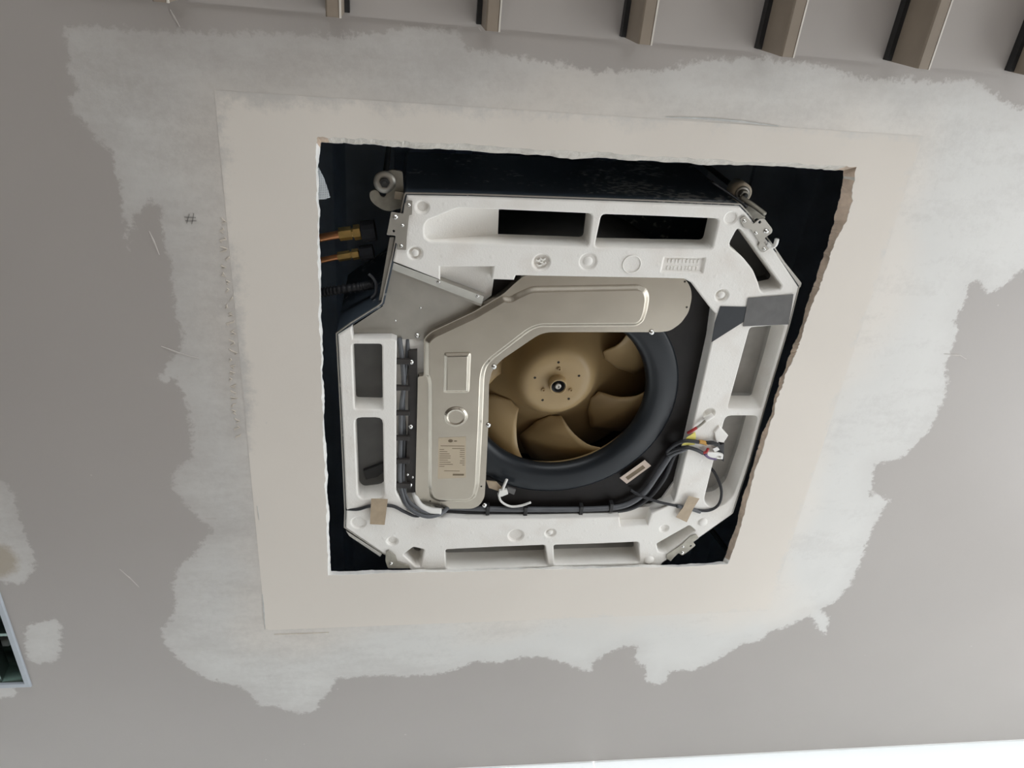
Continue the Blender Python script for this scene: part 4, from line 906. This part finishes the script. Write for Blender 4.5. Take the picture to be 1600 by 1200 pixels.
tube(path([(-0.4135,0.3008),(-0.3877,0.2975),(-0.3617,0.2875),(-0.3201,0.2875),(-0.2937,0.3046),(-0.2695,0.3185),(-0.2402,0.3186)], [.024, .019, .017, .017, .019, .022, .028]), .0036, 8).build('cable', M_CABLE2, ac, True)['label'] = 'dark wire under the lower left tape'
tube(path([(-0.2160,0.3078),(-0.1202,0.3133),(0.0193,0.3155),(0.1186,0.3140),(0.1820,0.3052),(0.2197,0.2732),(0.2426,0.2192),(0.2591,0.1735),(0.2687,0.1519)], .038), .0062, 8).build('cable', M_CABLE, ac, True)['label'] = 'grey cable along the lower edge of the fan housing'
tube(path([(-0.2153,0.3198),(-0.1190,0.3255),(0.0213,0.3278),(0.1355,0.3246),(0.1994,0.3158),(0.2383,0.2817),(0.2625,0.2273),(0.2697,0.1780),(0.2783,0.1513)], .042), .0058, 8).build('cable', M_CABLE2, ac, True)
for q in [(-0.1177,0.3134),(-0.0357,0.3154),(0.0868,0.3140),(0.1530,0.3070)]:
    plate([(q[0] - .004, q[1] - .011), (q[0] + .004, q[1] - .011), (q[0] + .004, q[1] + .011), (q[0] - .004, q[1] + .011)], z(.030), z(.046), ch=.001).build('cable_clip', M_BLACK, ac)
# loose connector wires on the right
tube(path([(0.2501,0.1591),(0.2589,0.1346),(0.2745,0.1167),(0.3051,0.1179),(0.3211,0.1209)], [.036, .026, .016, .014, .014]), .0042, 8).build('loose_wire', M_CABLE2, ac, True)['label'] = 'loose dark wire with an amber end'
tube(path([(0.3041,0.1165),(0.3128,0.1180),(0.3218,0.1211)], .0138), .0046, 8).build('wire_sleeve', M_ORANGE, ac, True)['label'] = 'amber sleeve on a loose wire'
tube(path([(0.3201,0.1196),(0.3322,0.1178),(0.3472,0.1224)], [.014, .012, .011]), .0046, 8).build('loose_wire', M_BLACK, ac, True)
tube(path([(0.2511,0.1640),(0.2637,0.1442),(0.2807,0.1327),(0.3008,0.1357),(0.3196,0.1453)], [.036, .024, .015, .013, .013]), .0040, 8).build('loose_wire', M_CABLE2, ac, True)
tube(path([(0.2580,0.1705),(0.2657,0.1540),(0.2748,0.1441),(0.2865,0.1343)], [.036, .026, .020, .018]), .0045, 8).build('loose_wire', M_CABLE, ac, True)
tube(path([(0.3186,0.1439),(0.3249,0.1406),(0.3272,0.1324)], .012), .0032, 6).build('loose_wire', M_RED, ac, True)['label'] = 'red wire end at the white plug'
tube(path([(0.3218,0.1455),(0.3352,0.1552),(0.3501,0.1584)], .011), .0030, 6).build('loose_wire', M_PURPLE, ac, True)['label'] = 'purple wire at the white plug'
tube(path([(0.2790,0.0991),(0.2824,0.0896),(0.2916,0.0816)], [.020, .013, .013]), .0034, 6).build('loose_wire', M_RED, ac, True)['label'] = 'short red wire above the yellow tape'
tube(path([(0.2916,0.0816),(0.3004,0.0721),(0.3155,0.0548)], [.013, .013, .016]), .0028, 6).build('loose_wire', M_RUST, ac, True)['label'] = 'thin brown wire end'
plate([(0.2778,0.1080),(0.2928,0.0951),(0.2970,0.1077),(0.2985,0.1270),(0.2712,0.1289)], z(.0172), z(.0178)).build('yellow_tape', M_YEL, ac)['label'] = 'scrap of yellow tape under the wires'
plate(rounded([(0.3364,0.1316),(0.3450,0.1266),(0.3525,0.1347),(0.3429,0.1413)], .001, 2), z(.0105), z(.016), ch=.0008).build('plug', M_WHITEP, ac)['label'] = 'small white plug'
pg = plate(rounded([(0.3270,0.1407),(0.3438,0.1406),(0.3635,0.1469),(0.3649,0.1584),(0.3448,0.1570),(0.3279,0.1505)], .001, 2), z(.010), z(.016), ch=.0008, cups=[([(0.3499,0.1487),(0.3587,0.1502),(0.3585,0.1552),(0.3496,0.1536)], .003, .0003)]).build('plug', M_WHITEP, ac); pg['label'] = 'white plug housing with a square socket'
plate(rounded([(0.3435,0.1302),(0.3629,0.1234),(0.3730,0.1711),(0.3520,0.1546)], .001, 2), z(.018), z(.028), ch=.0008).build('socket_block', M_BLACK, ac)['label'] = 'black connector block'
tube(path([(0.3067,0.0643),(0.3135,0.0579),(0.3205,0.0532)], [.017, .016, .017]), .006, 8).build('foam_chip', M_FOAM, pan, True)
plate([(0.3331,0.0952),(0.3404,0.0793),(0.3544,0.0917),(0.3655,0.1027),(0.3600,0.1205),(0.3411,0.1175)], z(.0155), z(.0215), ch=.002).build('foam_chip', M_FOAM, pan)['label'] = 'broken chip of foam at the outlet edge'
tube(path([(0.1917,0.2659),(0.2146,0.2746),(0.2518,0.2817),(0.2970,0.2907),(0.3355,0.2998),(0.3698,0.3017),(0.3892,0.2837),(0.3903,0.2518),(0.3741,0.2205),(0.3528,0.2034)], [.044, .034, .022, .0185, .017, .017, .018, .028, .045, .06]), .0032, 8).build('loose_wire', M_CABLE2, ac, True)['label'] = 'dark wire looping under the lower right tape into the outlet'
tube(path([(0.2937,0.2889),(0.3244,0.2961),(0.3499,0.3052)], .0165), .0046, 8).build('wire_sleeve', M_CABLE, ac, True)['label'] = 'grey sleeve on the looping wire'
# cable tie
tie = tube(path([(-0.0981,0.2684),(-0.0909,0.2891),(-0.0706,0.3013),(-0.0475,0.2979),(-0.0277,0.2874)], [.036, .034, .032, .030, .028]), .0026, 8).build('cable_tie', M_WHITEP, ac, True); tie['label'] = 'curled white cable tie'
tube(path([(-0.0921,0.2617),(-0.0882,0.2431),(-0.0841,0.2280)], .030), .0030, 6).build('tie_tail', M_WHITEP, tie, True)
plate(rounded([(-0.0979,0.2566),(-0.0819,0.2532),(-0.0782,0.2651),(-0.0912,0.2720),(-0.0994,0.2720)], .001, 2), z(.027), z(.034), ch=.001).build('tie_head', M_WHITEP, tie)
plate([(-0.0807,0.2497),(-0.0624,0.2565),(-0.0652,0.2701),(-0.0823,0.2616)], z(.031), z(.035), ch=.0006).build('tie_tag', M_GTAPE, tie)['label'] = 'grey tag of the cable tie'
plate([(-0.1258,0.2378),(-0.1040,0.2411),(-0.0904,0.2580),(-0.0966,0.2648),(-0.1190,0.2563)], z(.037), z(.040)).build('tape_end', M_TAPE, ac)['label'] = 'frayed end of brown tape'

# ---------------------------------------------------------------- things in the void
def rod(xy, label, rw, hb, extra=None):
    t = thing('hanger_rod', label, 'hanger', (xy[0], xy[1], z(hb)), 'hanger rods of the air conditioner')
    tube([(xy[0], xy[1], z(hb)), (xy[0], xy[1], TOP - 0.045)], .005, 10).build('threaded_rod', M_ROD, t, True)
    lathe(xy[0], xy[1], [(.0052, z(hb + .014)), (rw * .35, z(hb + .013)), (rw, z(hb + .012)), (rw, z(hb + .0145)), (.0052, z(hb + .0145))], 28).build('washer', M_ZINC2, t, True)
    lathe(xy[0], xy[1], [(.0052, z(hb + .002)), (.0090, z(hb + .002)), (.0090, z(hb + .012)), (.0052, z(hb + .012))], 6).build('nut', M_RUST, t)
    return t
rod(cc([(-0.3393,-0.3711)]), 'dark hanger rod above the hooked bracket at the upper left corner of the air conditioner', .0120, .066)
t = rod(cc([(0.2995,-0.3802)]), 'hanger rod with stacked washers at the upper right corner of the air conditioner', .0140, .070)
q = cc([(0.2995,-0.3802)])
lathe(q[0], q[1], [(.0055, z(.086)), (.0185, z(.086)), (.0185, z(.116)), (.0055, z(.116))], 24).build('spacer', M_TAN, t, True)['label'] = 'brown cylindrical spacer'

def pipe(pts, h, r, label, nut_a, nut_b, ins_end):
    t = thing('refrigerant_pipe', label, 'pipe', p3(pts[0], h), 'copper pipes at the left of the air conditioner')
    tube(path(pts, h), r, 12).build('copper_tube', M_COPPER, t, True)
    d = (Vector(nut_b) - Vector(nut_a)).normalized()
    a = Vector(nut_a)
    def seg(s0, s1, rr, n, nm, m_):
        tube([p3(a + d * s0, h), p3(a + d * s1, h)], rr, n).build(nm, m_, t)
    seg(-.002, .020, r * 1.65, 6, 'flare_nut', M_BRASS); seg(.020, .024, r * 1.15, 10, 'union', M_BRASS); seg(.024, .036, r * 1.9, 6, 'flare_nut', M_BRASS)
    seg(.038, .062, r * 2.6, 14, 'insulation', M_INSUL)
    e = Vector(pts[0]); seg_a = p3(e - d * 0.30, h); 
    tube([seg_a, p3(e - d * 0.045, h)], r * 2.6, 14).build('insulation', M_INSUL, t)
    return t
pa = [(-0.4554,-0.2524),(-0.4364,-0.2569),(-0.4175,-0.2614)]; pipe(pa, .10, .0072, 'thicker upper copper pipe with brass nut in the dark gap', pa[2], cc([(-0.3806,-0.2680)]), 0)
pb = [(-0.4547,-0.2103),(-0.4377,-0.2148),(-0.4207,-0.2192)]; pipe(pb, .10, .0052, 'thinner lower copper pipe with brass nut in the dark gap', pb[2], cc([(-0.3912,-0.2255)]), 0)
# corrugated conduit
cq = smooth_path(path([(-0.4892,-0.1412),(-0.4548,-0.1515),(-0.4261,-0.1602),(-0.3861,-0.1695),(-0.3689,-0.1740),(-0.3585,-0.1757)], [.10, .09, .085, .08, .08, .08]), 14)
rad = [.0075 + (.0018 if i % 3 == 0 else 0) for i in range(len(cq))]
t = thing('corrugated_conduit', 'black corrugated conduit entering the left side of the air conditioner', 'conduit', tuple(cq[0]))
tube(cq, .008, 10, seg=1, radii=None if len(smooth_path(cq, 1)) != len(rad) else rad).build('conduit_sleeve', M_CABLE2, t, True)
tube(path([(-0.3671,-0.2006),(-0.3581,-0.1911),(-0.3535,-0.1789),(-0.3547,-0.1638),(-0.3627,-0.1533)], .07), .0028, 8).build('clamp_ring', M_CABLE, t, True)
# scrap of fibre mesh tape stuck behind the left edge of the opening
q = [(-0.4489,-0.4030),(-0.4412,-0.3994),(-0.4338,-0.3836),(-0.4293,-0.3695),(-0.4248,-0.3520),(-0.4360,-0.3482),(-0.4532,-0.3462)]
mt = MB()
def inside(p, poly):
    c_ = False
    for i in range(len(poly)):
        a, b = poly[i - 1], poly[i]
        if (a[1] > p[1]) != (b[1] > p[1]) and p[0] < (b[0] - a[0]) * (p[1] - a[1]) / (b[1] - a[1]) + a[0]: c_ = not c_
    return c_
t = thing('mesh_tape', 'scrap of pale woven mesh tape at the upper left edge of the opening', 'tape', p3(q[4], .016))
plate(q, z(.0170), z(.0174)).build('tape_backing', mat('mesh_backing', (.30, .33, .36), .85, var=.1), t)
xs = [a for a, b in q]; ys = [b for a, b in q]
wv = MB(); stp = .0028
for k in range(int((max(ys) - min(ys)) / stp)):
    y = min(ys) + k * stp; run = [x for x in np.arange(min(xs), max(xs), .0012) if inside((x, y), q)]
    if len(run) > 2: wv.box(run[0], run[-1], y - .0006, y + .0006, z(.0162), z(.0170))
for k in range(int((max(xs) - min(xs)) / stp)):
    x = min(xs) + k * stp; run = [y for y in np.arange(min(ys), max(ys), .0012) if inside((x, y), q)]
    if len(run) > 2: wv.box(x - .0006, x + .0006, run[0], run[-1], z(.0160), z(.0168))
wv.build('mesh_threads', M_MESH, t)['kind'] = 'stuff'
# slanting strut in the lower right of the void
sa, sb = [(0.4393,0.4447),(0.5102,0.5201)]
tube([p3(sa, .14), p3(sb, .10)], .006, 6).build('void_strut', M_CASE)
s_ = bpy.data.objects['void_strut']; tag(s_, 'dark slanting strut in the lower right corner of the opening', 'strut')
